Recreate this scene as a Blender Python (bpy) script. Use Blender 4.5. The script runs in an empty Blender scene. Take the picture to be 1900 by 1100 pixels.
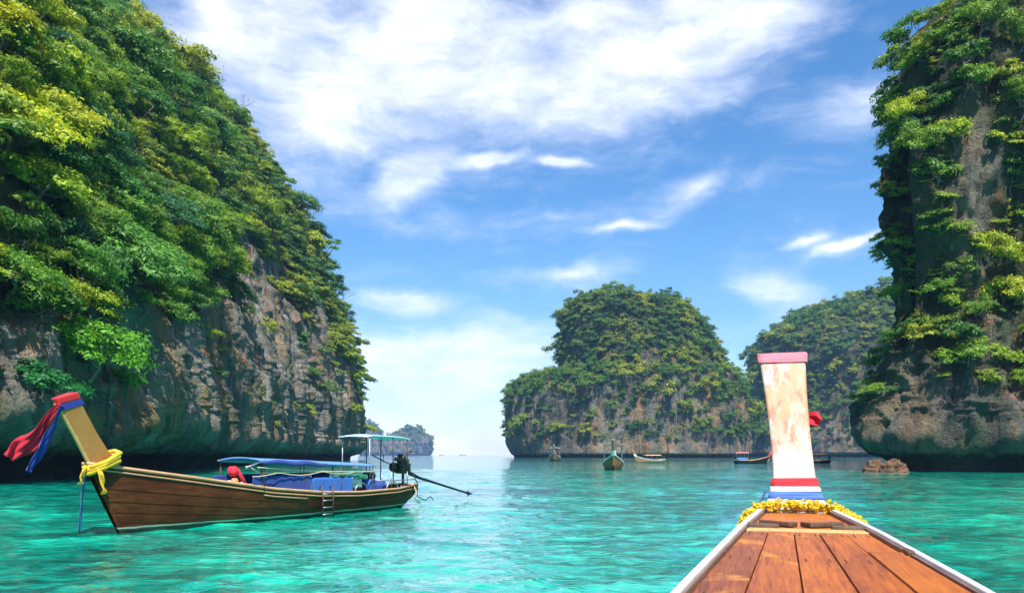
import bpy, bmesh, math, random
import numpy as np
from mathutils import Vector, Matrix, Euler

random.seed(7)
RNG = np.random.default_rng(11)
R = math.radians
scene = bpy.context.scene
COL = scene.collection

# ------------------------------------------------------------------ camera
F = 1450.0                       # focal length in photo pixels (photo 1900 wide)
CAM = Vector((0, 0, 2.0))
cam_d = bpy.data.cameras.new('camera')
cam_d.sensor_width = 36; cam_d.lens = 36 * F / 1900
cam_d.shift_y = 293 / 1900
cam_d.clip_start = 0.05; cam_d.clip_end = 60000
cam = bpy.data.objects.new('camera', cam_d); COL.objects.link(cam)
cam.location = CAM; cam.rotation_euler = (R(90), 0, 0)
scene.camera = cam

SUN_AZ, SUN_EL = 170.0, 60.0
# ------------------------------------------------------------------ node helpers
class NT:
    def __init__(s, tree): s.t = tree; s.n = tree.nodes; s.l = tree.links
    def new(s, typ, **kw):
        n = s.n.new(typ)
        for k, v in kw.items(): setattr(n, k, v)
        return n
    def put(s, sock, v):
        if isinstance(v, bpy.types.NodeSocket): s.l.new(v, sock)
        elif v is not None: sock.default_value = v
    def math(s, op, a, b=None, c=None, clamp=False):
        n = s.new('ShaderNodeMath', operation=op); n.use_clamp = clamp
        s.put(n.inputs[0], a)
        if b is not None: s.put(n.inputs[1], b)
        if c is not None: s.put(n.inputs[2], c)
        return n.outputs[0]
    def noise(s, vec, scale, detail=5, rough=.55, dist=0.0):
        n = s.new('ShaderNodeTexNoise')
        s.put(n.inputs['Vector'], vec); s.put(n.inputs['Scale'], scale)
        n.inputs['Detail'].default_value = detail; n.inputs['Roughness'].default_value = rough
        n.inputs['Distortion'].default_value = dist
        return n.outputs[0]
    def mapping(s, vec, scale=(1, 1, 1), rot=(0, 0, 0), loc=(0, 0, 0)):
        n = s.new('ShaderNodeMapping'); s.put(n.inputs[0], vec)
        n.inputs['Scale'].default_value = scale; n.inputs['Rotation'].default_value = rot
        n.inputs['Location'].default_value = loc
        return n.outputs[0]
    def ramp(s, fac, stops, interp='LINEAR'):
        n = s.new('ShaderNodeValToRGB'); s.put(n.inputs[0], fac)
        cr = n.color_ramp; cr.interpolation = interp
        while len(cr.elements) < len(stops): cr.elements.new(0.5)
        for e, (p, c) in zip(cr.elements, stops):
            e.position = p; e.color = c if len(c) == 4 else (*c, 1)
        return n.outputs[0]
    def mix(s, fac, a, b, blend='MIX'):
        n = s.new('ShaderNodeMix', data_type='RGBA', blend_type=blend)
        s.put(n.inputs[0], fac)
        for i, v in ((6, a), (7, b)):
            if isinstance(v, tuple) and len(v) == 3: v = (*v, 1)
            s.put(n.inputs[i], v)
        return n.outputs[2]
    def smooth(s, x, a, b):
        n = s.new('ShaderNodeMapRange', interpolation_type='SMOOTHSTEP')
        s.put(n.inputs[0], x); s.put(n.inputs[1], a); s.put(n.inputs[2], b)
        return n.outputs[0]
    def bump(s, h, strength=.5, dist=.1, nrm=None):
        n = s.new('ShaderNodeBump'); s.put(n.inputs['Height'], h)
        n.inputs['Strength'].default_value = strength; n.inputs['Distance'].default_value = dist
        if nrm is not None: s.l.new(nrm, n.inputs['Normal'])
        return n.outputs[0]

def material(name):
    m = bpy.data.materials.new(name); m.use_nodes = True
    nt = NT(m.node_tree)
    b = m.node_tree.nodes['Principled BSDF']
    return m, nt, b

# ------------------------------------------------------------------ world: daylight sky with thin clouds
w = bpy.data.worlds.new('World'); scene.world = w; w.use_nodes = True
nt = NT(w.node_tree)
bg = w.node_tree.nodes['Background']
sky = nt.new('ShaderNodeTexSky', sky_type='NISHITA')
sky.sun_disc = False
sky.sun_elevation = R(SUN_EL); sky.sun_rotation = R(SUN_AZ)
sky.altitude = 0; sky.air_density = 1.0; sky.dust_density = 0.6; sky.ozone_density = 4.0
hs = nt.new('ShaderNodeHueSaturation'); hs.inputs['Saturation'].default_value = 1.24; hs.inputs['Value'].default_value = 1.0
nt.l.new(sky.outputs[0], hs.inputs['Color'])
tc = nt.new('ShaderNodeTexCoord').outputs['Generated']
sp = nt.new('ShaderNodeSeparateXYZ'); nt.l.new(tc, sp.inputs[0])
X, Y, Z = sp.outputs
AZ = nt.math('ARCTAN2', X, Y)
EL = nt.math('ARCSINE', Z)
cv = nt.new('ShaderNodeCombineXYZ'); nt.l.new(AZ, cv.inputs[0]); nt.l.new(EL, cv.inputs[1])
AE = cv.outputs[0]
# gentle domain warp so that the banks of cloud have torn edges
wn = nt.new('ShaderNodeTexNoise'); nt.l.new(tc, wn.inputs['Vector']); wn.inputs['Scale'].default_value = 6.0
wn.inputs['Detail'].default_value = 4; wn.inputs['Roughness'].default_value = .55
vm = nt.new('ShaderNodeVectorMath', operation='MULTIPLY_ADD'); nt.l.new(wn.outputs['Color'], vm.inputs[0]); vm.inputs[1].default_value = (.11, .06, 0)
nt.l.new(AE, vm.inputs[2])
AEw = nt.mapping(vm.outputs[0], loc=(-.055, -.03, 0))
# cloud banks: azimuth, elevation, half-width, half-height (degrees), tilt, density
BANKS = [(12, 27.5, 19, 7.0, 9, 1.3), (3, 26, 13, 8, 4, 1.0), (-12, 30, 16, 9, 0, 1.15),
         (-7.2, 19.4, 5.0, 2.3, 34, 1.25), (-12.0, 21.5, 6, 2.0, -10, .8), (-1.6, 20.9, 4.2, .8, 8, 1.2), (3.9, 20.5, 3.0, .7, -10, 1.1),
         (-7.8, 11.1, 7.0, 1.5, -3, 1.2), (4, 13.0, 10, 1.5, 3, .6), (-3, 7.4, 14, 4.6, 8, 1.25),
         (18, 11.4, 6.5, 2.6, -8, 1.05), (21, 8.6, 8, 2.4, 0, .55), (23.2, 14.0, 4.2, .65, 8, 1.2), (20.6, 14.3, 3.4, .5, 10, .8),
         (8.2, 16.2, 4.4, .7, 4, .75), (3, 17.0, 11, 2.0, 2, .4), (12.5, 18.2, 8, 1.8, 26, .42), (24, 22, 5, 4, 45, .42),
         (-4, 0.5, 60, 9.0, 0, .8), (-9, 6, 14, 5, 0, .8), (-14, 26, 26, 14, 0, .85)]
total = None
for az, el, hw, hh, tilt, dens in BANKS:
    mp = nt.new('ShaderNodeMapping', vector_type='TEXTURE'); nt.l.new(AEw, mp.inputs[0])
    mp.inputs['Location'].default_value = (R(az), R(el), 0); mp.inputs['Rotation'].default_value = (0, 0, R(tilt)); mp.inputs['Scale'].default_value = (R(hw), R(hh), 1)
    gr = nt.new('ShaderNodeTexGradient', gradient_type='QUADRATIC_SPHERE'); nt.l.new(mp.outputs[0], gr.inputs[0])
    total = nt.math('MULTIPLY', gr.outputs['Fac'], dens * 1.7) if total is None else nt.math('MULTIPLY_ADD', gr.outputs['Fac'], dens * 1.7, total)
streak = nt.noise(nt.mapping(AEw, (3.4, 13, 1), (0, 0, R(-13))), 1.6, 7, .66, .3)
puff = nt.noise(nt.mapping(AEw, (1, 2.0, 1), (0, 0, R(-10))), 8.0, 5, .58)
# thin high cloud that goes on all round the sky
allround = nt.smooth(nt.noise(nt.mapping(AEw, (1.4, 3.4, 1), (0, 0, R(-9))), 1.7, 4, .55), .50, .82)
total = nt.math('MULTIPLY_ADD', allround, .55, nt.math('MINIMUM', total, 1.15))
tex = nt.math('ADD', nt.math('MULTIPLY', streak, .95), nt.math('MULTIPLY', puff, .75))
cover = nt.smooth(nt.math('ADD', total, nt.math('MULTIPLY_ADD', tex, 1.75, -1.55)), -.15, 1.75)
ccol = nt.mix(nt.smooth(puff, .32, .68), (5.6, 5.9, 7.0), (7.0, 7.1, 7.6))
skycol = nt.mix(nt.math('MULTIPLY', cover, .96), hs.outputs[0], ccol)
nt.l.new(skycol, bg.inputs['Color']); bg.inputs['Strength'].default_value = 0.105

w.cycles.sampling_method = 'MANUAL'; w.cycles.sample_map_resolution = 256
sun_d = bpy.data.lights.new('sun', 'SUN'); sun_d.energy = 4.6; sun_d.angle = R(.55); sun_d.color = (1, .95, .86)
sun = bpy.data.objects.new('sun', sun_d); COL.objects.link(sun)
sd = Vector((math.sin(R(SUN_AZ)) * math.cos(R(SUN_EL)), math.cos(R(SUN_AZ)) * math.cos(R(SUN_EL)), math.sin(R(SUN_EL))))
sun.rotation_euler = sd.to_track_quat('Z', 'Y').to_euler()
sun.location = sd * 300

vsn = scene.view_settings
vsn.view_transform = 'Standard'; vsn.look = 'None'; vsn.exposure = 0.95; vsn.gamma = 1; vsn.use_curve_mapping = False
scene.render.engine = 'CYCLES'
cy = scene.cycles
cy.use_denoising = True
cy.max_bounces = 6; cy.diffuse_bounces = 3; cy.glossy_bounces = 3; cy.transmission_bounces = 4; cy.volume_bounces = 0
cy.caustics_reflective = False; cy.caustics_refractive = False
cy.sample_clamp_indirect = 6

# ------------------------------------------------------------------ numpy noise
def _hash(ix, iy, iz, seed):
    h = (ix.astype(np.uint32) * np.uint32(374761393)) ^ (iy.astype(np.uint32) * np.uint32(668265263)) ^ (iz.astype(np.uint32) * np.uint32(2246822519)) ^ np.uint32(seed * 977 + 13)
    h = (h ^ (h >> np.uint32(13))) * np.uint32(1274126177)
    h = (h ^ (h >> np.uint32(16))) * np.uint32(2654435761)
    return ((h ^ (h >> np.uint32(15))) & np.uint32(0xffff)).astype(np.float64) / 65535.0
def vnoise(p, seed=0):
    f = np.floor(p); t = p - f; i = f.astype(np.int64)
    t = t * t * t * (t * (t * 6 - 15) + 10)
    out = 0
    for dx in (0, 1):
        wx = t[..., 0] if dx else 1 - t[..., 0]
        for dy in (0, 1):
            wy = t[..., 1] if dy else 1 - t[..., 1]
            for dz in (0, 1):
                wz = t[..., 2] if dz else 1 - t[..., 2]
                out = out + wx * wy * wz * _hash(i[..., 0] + dx, i[..., 1] + dy, i[..., 2] + dz, seed)
    return out * 2 - 1
def fbm(p, scale, octaves=4, seed=0, gain=.5, ridged=False):
    p = np.asarray(p, float) * np.asarray(scale); a = 1.0; tot = 0; out = 0
    for o in range(octaves):
        n = vnoise(p + o * 17.3, seed + o)
        if ridged: n = 1 - 2 * np.abs(n)
        out = out + a * n; tot += a; a *= gain; p = p * 2.03
    return out / tot

# ------------------------------------------------------------------ object helpers
def link(o, parent=None):
    COL.objects.link(o)
    if parent is not None: o.parent = parent
    return o
def tag(o, label=None, cat=None, group=None, kind=None):
    if label: o['label'] = label
    if cat: o['category'] = cat
    if group: o['group'] = group
    if kind: o['kind'] = kind
    return o
def empty(name, loc=(0, 0, 0), rz=0.0):
    o = bpy.data.objects.new(name, None); COL.objects.link(o)
    o.location = loc; o.rotation_euler = (0, 0, rz); o.empty_display_size = .3
    return o
def np_mesh(name, verts, faces, mat, smooth=False):
    """verts (n,3), faces (m,k) arrays of one face size"""
    me = bpy.data.meshes.new(name)
    verts = np.asarray(verts, np.float32); faces = np.asarray(faces, np.int32)
    k = faces.shape[1]; m = faces.shape[0]
    me.vertices.add(len(verts)); me.vertices.foreach_set('co', verts.ravel())
    me.loops.add(m * k); me.loops.foreach_set('vertex_index', faces.ravel())
    me.polygons.add(m); me.polygons.foreach_set('loop_start', np.arange(0, m * k, k, dtype=np.int32))
    me.polygons.foreach_set('loop_total', np.full(m, k, np.int32))
    if smooth: me.polygons.foreach_set('use_smooth', np.ones(m, bool))
    me.update(calc_edges=True); me.validate()
    if mat: me.materials.append(mat)
    return me
def grid_faces(nv, nu, wrap=False):
    j, i = np.meshgrid(np.arange(nv - 1), np.arange(nu if wrap else nu - 1), indexing='ij')
    i2 = (i + 1) % nu
    return np.stack([j * nu + i, j * nu + i2, (j + 1) * nu + i2, (j + 1) * nu + i], -1).reshape(-1, 4)

class MB:
    """collects simple shapes into one mesh"""
    def __init__(s): s.v = []; s.f = []
    def add(s, verts, faces):
        o = len(s.v); s.v += [tuple(v) for v in verts]; s.f += [tuple(i + o for i in f) for f in faces]; return s
    def box(s, c, size, rot=None):
        c = Vector(c); hx, hy, hz = [d / 2 for d in size]
        vs_ = [Vector((x, y, z)) for x in (-hx, hx) for y in (-hy, hy) for z in (-hz, hz)]
        if rot is not None: vs_ = [rot @ v for v in vs_]
        return s.add([c + v for v in vs_], [(0, 1, 3, 2), (4, 6, 7, 5), (0, 4, 5, 1), (2, 3, 7, 6), (0, 2, 6, 4), (1, 5, 7, 3)])
    def tube(s, pts, r, n=8, caps=True):
        pts = [Vector(p) for p in pts]
        rs = r if isinstance(r, (list, tuple)) else [r] * len(pts)
        up = Vector((.13, .2, 1)).normalized(); rings = []; prev = None
        for k, p in enumerate(pts):
            t = (pts[min(k + 1, len(pts) - 1)] - pts[max(k - 1, 0)])
            if t.length < 1e-9: t = Vector((0, 0, 1))
            t.normalize()
            a = t.cross(up if prev is None else prev)
            if prev is None:
                if a.length < .05: a = t.cross(Vector((1, 0, 0)))
                a.normalize(); b = t.cross(a)
            else:
                b = prev - t * prev.dot(t); b.normalize(); a = b.cross(t)
            prev = b
            rings.append([p + (a * math.cos(2 * math.pi * q / n) + b * math.sin(2 * math.pi * q / n)) * rs[k] for q in range(n)])
        vs_ = [v for ring in rings for v in ring]; fs = []
        for k in range(len(pts) - 1):
            for q in range(n): fs.append((k * n + q, k * n + (q + 1) % n, (k + 1) * n + (q + 1) % n, (k + 1) * n + q))
        if caps: fs += [tuple(range(n))[::-1], tuple((len(pts) - 1) * n + q for q in range(n))]
        return s.add(vs_, fs)
    def loft(s, rings, closed=True, caps=True):
        n = len(rings[0]); vs_ = [v for ring in rings for v in ring]; fs = []
        for k in range(len(rings) - 1):
            for q in range(n if closed else n - 1): fs.append((k * n + q, k * n + (q + 1) % n, (k + 1) * n + (q + 1) % n, (k + 1) * n + q))
        if caps and closed: fs += [tuple(range(n))[::-1], tuple((len(rings) - 1) * n + q for q in range(n))]
        return s.add(vs_, fs)
    def ball(s, c, r, seg=8, rings=5, sq=(1, 1, 1), jit=0):
        c = Vector(c); rr = []
        for k in range(1, rings):
            th = math.pi * k / rings
            rr.append([c + Vector((math.sin(th) * math.cos(2 * math.pi * q / seg) * sq[0], math.sin(th) * math.sin(2 * math.pi * q / seg) * sq[1], math.cos(th) * sq[2])) * r * (1 + random.uniform(-jit, jit)) for q in range(seg)])
        return s.loft(rr)
    def build(s, name, mat, parent=None, smooth=False, bevel=0.0, seg=2):
        me = bpy.data.meshes.new(name); me.from_pydata([tuple(v) for v in s.v], [], s.f)
        bm = bmesh.new(); bm.from_mesh(me)
        bmesh.ops.recalc_face_normals(bm, faces=bm.faces)
        bm.to_mesh(me); bm.free()
        if smooth:
            for p in me.polygons: p.use_smooth = True
        if mat: me.materials.append(mat)
        o = link(bpy.data.objects.new(name, me), parent)
        if bevel:
            md = o.modifiers.new('bevel', 'BEVEL'); md.width = bevel; md.segments = seg; md.limit_method = 'ANGLE'
        return o
def interp(x, xs, ys): return float(np.interp(x, xs, ys))
def px_dir(px, py): return Vector(((px - 950) / F, 1.0, (843 - py) / F))
def at(px, py, depth): return CAM + px_dir(px, py) * depth

# ------------------------------------------------------------------ materials
def m_rock(name, base=1.0, warm=0.5, scale=1.0):
    m, n, b = material(name)
    P = n.new('ShaderNodeTexCoord').outputs['Object']
    P = n.mapping(P, (scale,) * 3)
    st = n.noise(n.mapping(P, (.55, .55, .06)), 1.0, 9, .62, .6)
    st2 = n.noise(n.mapping(P, (.15, .15, .018), loc=(2, 8, 0)), 1.0, 6, .6, .5)
    mid = n.noise(P, .45, 8, .65)
    fine = n.noise(P, 3.2, 6, .65)
    g = n.math('ADD', n.math('MULTIPLY_ADD', st2, .42, n.math('MULTIPLY', st, .30)), n.math('ADD', n.math('MULTIPLY', mid, .18), n.math('MULTIPLY', fine, .12)))
    col = n.ramp(g, [(.36, (.05, .045, .04)), (.45, (.14 * base, .128 * base, .108 * base)), (.54, (.27 * base, .25 * base, .21 * base)), (.65, (.46 * base, .43 * base, .36 * base))])
    och = n.smooth(n.noise(n.mapping(P, (.2, .2, .05), loc=(9, 3, 1)), 1.0, 6, .6, .5), .45, .64)
    col = n.mix(n.math('MULTIPLY', och, warm), col, n.mix(fine, (.30, .19, .09), (.42, .27, .12)))
    org = n.smooth(n.noise(n.mapping(P, (.33, .33, .08), loc=(31, 7, 5)), 1.0, 5, .6, .8), .58, .68)
    col = n.mix(n.math('MULTIPLY', org, min(1, warm * 1.6)), col, (.42, .15, .045))
    drip = n.smooth(n.noise(n.mapping(P, (.9, .9, .03), loc=(4, 2, 9)), 1.0, 5, .6, .3), .53, .64)
    col = n.mix(n.math('MULTIPLY', drip, .65), col, (.045, .042, .038))
    alg = n.smooth(n.noise(n.mapping(P, (.3, .3, .07), loc=(5, 17, 3)), 1.0, 7, .65, .5), .5, .64)
    col = n.mix(n.math('MULTIPLY', alg, .6), col, (.07, .115, .055))
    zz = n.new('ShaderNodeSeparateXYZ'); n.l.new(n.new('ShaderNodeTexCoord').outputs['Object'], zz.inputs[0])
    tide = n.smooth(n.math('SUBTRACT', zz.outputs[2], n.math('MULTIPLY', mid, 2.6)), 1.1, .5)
    col = n.mix(n.math('MULTIPLY', tide, .85), col, (.016, .015, .012))  # tidal stain, also painted dark for the shade in the undercut
    at_ = n.new('ShaderNodeAttribute', attribute_name='veg')
    col = n.mix(n.math('MULTIPLY', at_.outputs['Fac'], .8), col, n.mix(mid, (.022, .035, .012), (.07, .085, .03)))
    n.l.new(col, b.inputs['Base Color']); b.inputs['Roughness'].default_value = .9
    b.inputs['Specular IOR Level'].default_value = .25
    crack = n.new('ShaderNodeTexVoronoi', feature='DISTANCE_TO_EDGE')
    n.l.new(n.mapping(P, (.42, .42, .22)), crack.inputs['Vector']); crack.inputs['Scale'].default_value = 1.0
    ck = n.smooth(crack.outputs['Distance'], 0.0, .09)
    h = n.math('ADD', n.math('MULTIPLY', st, 1.0), n.math('ADD', n.math('MULTIPLY', mid, 1.0), n.math('MULTIPLY', fine, .5)))
    h = n.math('ADD', h, n.math('MULTIPLY', ck, .10))
    n.l.new(n.bump(h, 1.0, 1.6 / scale), b.inputs['Normal'])
    return m

def m_leaf(name, stops, trans=.35):
    m, n, b = material(name)
    oi = n.new('ShaderNodeObjectInfo')
    geo = n.new('ShaderNodeNewGeometry')
    col = n.ramp(oi.outputs['Random'], stops)
    rnd = geo.outputs['Random Per Island']
    var = n.ramp(rnd, [(0, (.6, .66, .6)), (.5, (1, 1, .95)), (1, (1.5, 1.4, 1.0))])
    col = n.mix(1.0, col, var, 'MULTIPLY')
    col = n.mix(1.0, col, oi.outputs['Color'], 'MULTIPLY')
    out = n.t.nodes['Material Output']
    n.l.new(col, b.inputs['Base Color']); b.inputs['Roughness'].default_value = .5
    b.inputs['Specular IOR Level'].default_value = .35
    tr = n.new('ShaderNodeBsdfTranslucent')
    n.l.new(n.mix(1.0, col, (1.5, 1.45, .6), 'MULTIPLY'), tr.inputs['Color'])
    mx = n.new('ShaderNodeMixShader'); mx.inputs[0].default_value = trans
    n.l.new(b.outputs[0], mx.inputs[1]); n.l.new(tr.outputs[0], mx.inputs[2]); n.l.new(mx.outputs[0], out.inputs['Surface'])
    return m

def m_wood(name, c1, c2, rough=.5, axis='X', scale=1.0, coat=0.0, wear=None):
    m, n, b = material(name)
    P = n.new('ShaderNodeTexCoord').outputs['Object']
    sc = {'X': (.9, 16, 16), 'Z': (16, 16, .9)}[axis]
    oi = n.new('ShaderNodeObjectInfo')
    off = n.new('ShaderNodeVectorMath', operation='ADD')
    cx = n.new('ShaderNodeCombineXYZ'); n.l.new(n.math('MULTIPLY', oi.outputs['Random'], 37), cx.inputs[0]); n.l.new(n.math('MULTIPLY', oi.outputs['Random'], 11), cx.inputs[1])
    n.l.new(P, off.inputs[0]); n.l.new(cx.outputs[0], off.inputs[1])
    P2 = off.outputs[0]
    gr = n.noise(n.mapping(P2, sc), 2.2 * scale, 9, .6, 1.2)
    bl = n.noise(n.mapping(P2, (.6, 1.6, 1.6) if axis == 'X' else (1.6, 1.6, .6)), 2.0 * scale, 8, .68, .8)
    col = n.ramp(n.math('ADD', n.math('MULTIPLY', gr, .6), n.math('MULTIPLY', bl, .42)), [(.34, c1), (.5, tuple((a + b_) / 2 for a, b_ in zip(c1, c2))), (.66, c2)])
    col = n.mix(1.0, col, n.ramp(oi.outputs['Random'], [(0, (.8, .78, .76)), (1, (1.15, 1.12, 1.1))]), 'MULTIPLY')
    if wear:
        ms = n.smooth(n.noise(P2, 2.6 * scale, 8, .68, .4), .54, .68)
        col = n.mix(n.math('MULTIPLY', ms, .8), col, wear)
    n.l.new(col, b.inputs['Base Color'])
    n.l.new(n.math('ADD', rough - .1, n.math('MULTIPLY', bl, .2)), b.inputs['Roughness'])
    b.inputs['Coat Weight'].default_value = coat; b.inputs['Coat Roughness'].default_value = .25
    n.l.new(n.bump(gr, .6, .006), b.inputs['Normal'])
    return m

def m_plain(name, col, rough=.6, metal=0.0, var=.25, scale=9.0, bump=.2):
    m, n, b = material(name)
    P = n.new('ShaderNodeTexCoord').outputs['Object']
    no = n.noise(P, scale, 6, .62)
    c = n.mix(n.smooth(no, .3, .7), tuple(x * (1 - var) for x in col), tuple(min(1, x * (1 + var * .6)) for x in col))
    n.l.new(c, b.inputs['Base Color']); b.inputs['Roughness'].default_value = rough; b.inputs['Metallic'].default_value = metal
    n.l.new(n.bump(no, bump, .01), b.inputs['Normal'])
    return m

def m_cloth(name, col, trans=.25):
    m, n, b = material(name)
    P = n.new('ShaderNodeTexCoord').outputs['Object']
    no = n.noise(P, 14, 5, .6)
    c = n.mix(no, tuple(x * .8 for x in col), tuple(min(1, x * 1.12) for x in col))
    n.l.new(c, b.inputs['Base Color']); b.inputs['Roughness'].default_value = .75
    b.inputs['Sheen Weight'].default_value = .2
    out = n.t.nodes['Material Output']
    tr = n.new('ShaderNodeBsdfTranslucent'); n.l.new(c, tr.inputs['Color'])
    mx = n.new('ShaderNodeMixShader'); mx.inputs[0].default_value = trans
    n.l.new(b.outputs[0], mx.inputs[1]); n.l.new(tr.outputs[0], mx.inputs[2]); n.l.new(mx.outputs[0], out.inputs['Surface'])
    wv = n.noise(n.mapping(P, (5, 5, 5)), 3, 3)
    n.l.new(n.bump(wv, .3, .01), b.inputs['Normal'])
    return m

M = {}
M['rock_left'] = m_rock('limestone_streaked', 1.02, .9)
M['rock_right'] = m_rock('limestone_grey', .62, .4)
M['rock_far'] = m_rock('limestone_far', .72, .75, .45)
M['rock_wet'] = m_plain('boulder_brown', (.125, .062, .032), .9, var=.6, scale=2.2, bump=1.0)
LEAF = [(0, (.050, .135, .060)), (.2, (.065, .160, .032)), (.45, (.125, .220, .026)), (.7, (.205, .285, .026)), (1, (.30, .335, .03))]
M['leaf'] = m_leaf('leaves', LEAF)
M['leaf_far'] = m_leaf('leaves_far', [(0, (.035, .115, .04)), (.35, (.06, .155, .03)), (.65, (.11, .205, .028)), (.85, (.18, .255, .03)), (1, (.27, .30, .03))])
M['bark'] = m_plain('bark', (.16, .13, .10), .9, var=.5, scale=5, bump=.6)
M['hull_wood'] = m_wood('hull_wood', (.055, .022, .010), (.13, .055, .024), .55, wear=(.16, .10, .06))
M['rail_wood'] = m_wood('rail_wood', (.30, .15, .07), (.55, .33, .18), .5)
M['prow_wood'] = m_wood('prow_wood', (.30, .13, .03), (.44, .21, .05), .5, 'Z')
M['deck_wood'] = m_wood('deck_wood', (.11, .020, .003), (.42, .112, .008), .5, coat=.05, wear=(.50, .20, .02))
M['deck_orange'] = m_wood('deck_orange', (.26, .058, .005), (.47, .14, .012), .5, coat=.08)
M['dark_wood'] = m_wood('dark_wood', (.05, .024, .012), (.12, .06, .03), .6)
M['ledge_wood'] = m_wood('ledge_wood', (.10, .06, .045), (.24, .15, .11), .6)
M['pale_wood'] = m_wood('pale_wood', (.45, .24, .07), (.66, .42, .16), .5)
M['white_paint'] = m_plain('white_paint', (.80, .81, .82), .45, var=.12, scale=6)
M['pale_blue'] = m_plain('pale_blue_paint', (.62, .72, .86), .4, var=.1)
M['tarp_blue'] = m_cloth('tarp_blue', (.012, .045, .26), .1)
M['tarp_light'] = m_cloth('tarp_light_blue', (.10, .26, .62), .1)
M['tarp_mid'] = m_cloth('tarp_mid_blue', (.015, .12, .46), .1)
M['tarp_green'] = m_cloth('tarp_green', (.02, .22, .14), .1)
M['metal_dark'] = m_plain('metal_dark', (.045, .05, .05), .45, .7, .4)
M['metal_green'] = m_plain('engine_green', (.03, .055, .03), .5, .3, .5)
M['metal_rust'] = m_plain('metal_rust', (.16, .09, .055), .7, .4, .4)
M['metal_grey'] = m_plain('metal_grey', (.42, .43, .44), .4, .8, .3)
M['rubber'] = m_plain('rubber', (.025, .025, .028), .8)
M['red_cloth'] = m_cloth('red_cloth', (.72, .02, .035))
M['pink_red'] = m_cloth('pink_red_cloth', (.80, .022, .055), .35)
M['pink'] = m_cloth('pink_cloth', (.70, .17, .22), .05)
M['blue_cloth'] = m_cloth('blue_cloth', (.03, .045, .34))
M['sash_blue'] = m_cloth('sash_blue_cloth', (.07, .17, .60), .1)
M['strap_blue'] = m_cloth('strap_blue_cloth', (.01, .12, .30), .15)
M['white_cloth'] = m_cloth('white_cloth', (.82, .80, .80), .1)
M['yellow_cloth'] = m_cloth('yellow_cloth', (.85, .52, .02), .2)
M['orange'] = m_plain('orange_plastic', (.80, .22, .06), .5)
M['red_brown'] = m_plain('red_brown_planks', (.50, .15, .045), .6, var=.4, scale=4)
M['drum_blue'] = m_plain('drum_blue', (.02, .10, .42), .4)
M['rope'] = m_plain('rope', (.55, .45, .32), .9, scale=40)
M['marigold'] = m_plain('marigold', (.88, .62, .03), .8, var=.3, scale=14, bump=.2)

# ------------------------------------------------------------------ the sea
def m_sea():
    m, n, b = material('sea_water')
    P = n.new('ShaderNodeTexCoord').outputs['Object']
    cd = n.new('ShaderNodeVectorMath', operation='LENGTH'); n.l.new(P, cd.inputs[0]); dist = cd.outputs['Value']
    bot_light = n.noise(n.mapping(P, (.09, .13, 1)), 1.0, 5, .6, .6)            # sand and weed on the bottom
    ripple_light = n.noise(n.mapping(P, (.55, 1.25, 1), (0, 0, R(7))), 1.0, 4, .6, 1.4)  # light and dark of the ripples, painted into the water colour
    bot_light = n.math('ADD', n.math('MULTIPLY', bot_light, .55), n.math('MULTIPLY', ripple_light, .47))  # bottom colour plus the painted ripple light
    col = n.ramp(bot_light, [(.34, (.0, .036, .042)), (.44, (.0, .145, .115)), (.54, (.0, .33, .23)), (.67, (.014, .54, .365))])
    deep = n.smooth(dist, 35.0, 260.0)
    col = n.mix(n.math('MULTIPLY', deep, .85), col, n.mix(bot_light, (.0, .07, .10), (.0, .24, .22)))
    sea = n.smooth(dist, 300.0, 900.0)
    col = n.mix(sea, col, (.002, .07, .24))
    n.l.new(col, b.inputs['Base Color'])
    b.inputs['Roughness'].default_value = .04; b.inputs['IOR'].default_value = 1.36
    b.inputs['Coat Weight'].default_value = .6; b.inputs['Coat Roughness'].default_value = .03; b.inputs['Coat IOR'].default_value = 1.33
    w1 = n.noise(n.mapping(P, (1.0, 1.9, 1), (0, 0, R(12))), .9, 3, .5, .8)
    w2 = n.noise(n.mapping(P, (1.0, 1.6, 1), (0, 0, R(-20))), 3.4, 4, .55, .6)
    w3 = n.noise(n.mapping(P, (1, 1.6, 1), (0, 0, R(8))), .22, 3, .5, .5)
    h = n.math('ADD', n.math('MULTIPLY', w1, .42), n.math('ADD', n.math('MULTIPLY', w2, .11), n.math('MULTIPLY', w3, .8)))
    bn = n.bump(h, 1.0, .20); n.l.new(bn, b.inputs['Normal']); n.l.new(bn, b.inputs['Coat Normal'])
    return m
def build_sea():
    ang = np.concatenate([np.linspace(-180, -52, 50, endpoint=False), np.linspace(-52, 52, 520), np.linspace(52, 180, 50)[1:-1]])
    rad = np.concatenate([[.05, 1, 2], np.geomspace(3, 110, 420), np.geomspace(118, 30000, 60)])
    a, r = np.meshgrid(np.radians(ang), rad)
    x = r * np.sin(a); y = r * np.cos(a); z = np.zeros_like(x)
    rr = np.random.default_rng(3)
    for k in range(38):
        lam = float(np.exp(rr.uniform(np.log(.55), np.log(7.0))))
        th = R(90) + rr.normal(0, .75); ph = rr.uniform(0, 6.28)
        amp = .0058 * lam ** .7
        kx, ky = math.cos(th) / lam * 6.283, math.sin(th) / lam * 6.283
        fade = np.clip((lam / (.0087 * r * 2.2) - 1) / 2, 0, 1)
        wv = np.sin(kx * x + ky * y + ph + .7 * np.sin(.31 * x + k) + .5 * np.sin(.23 * y + 2 * k))
        z += amp * fade * (1 - 2 * np.abs(wv) ** 1.0 * .5 - .5)
    v = np.stack([x, y, z - .0], -1).reshape(-1, 3)
    f = grid_faces(len(rad), len(ang), wrap=True)[:, ::-1]
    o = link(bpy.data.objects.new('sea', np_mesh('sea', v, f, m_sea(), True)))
    tag(o, 'rippled turquoise sea filling the bay out to the horizon', 'sea', kind='structure')
build_sea()

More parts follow.
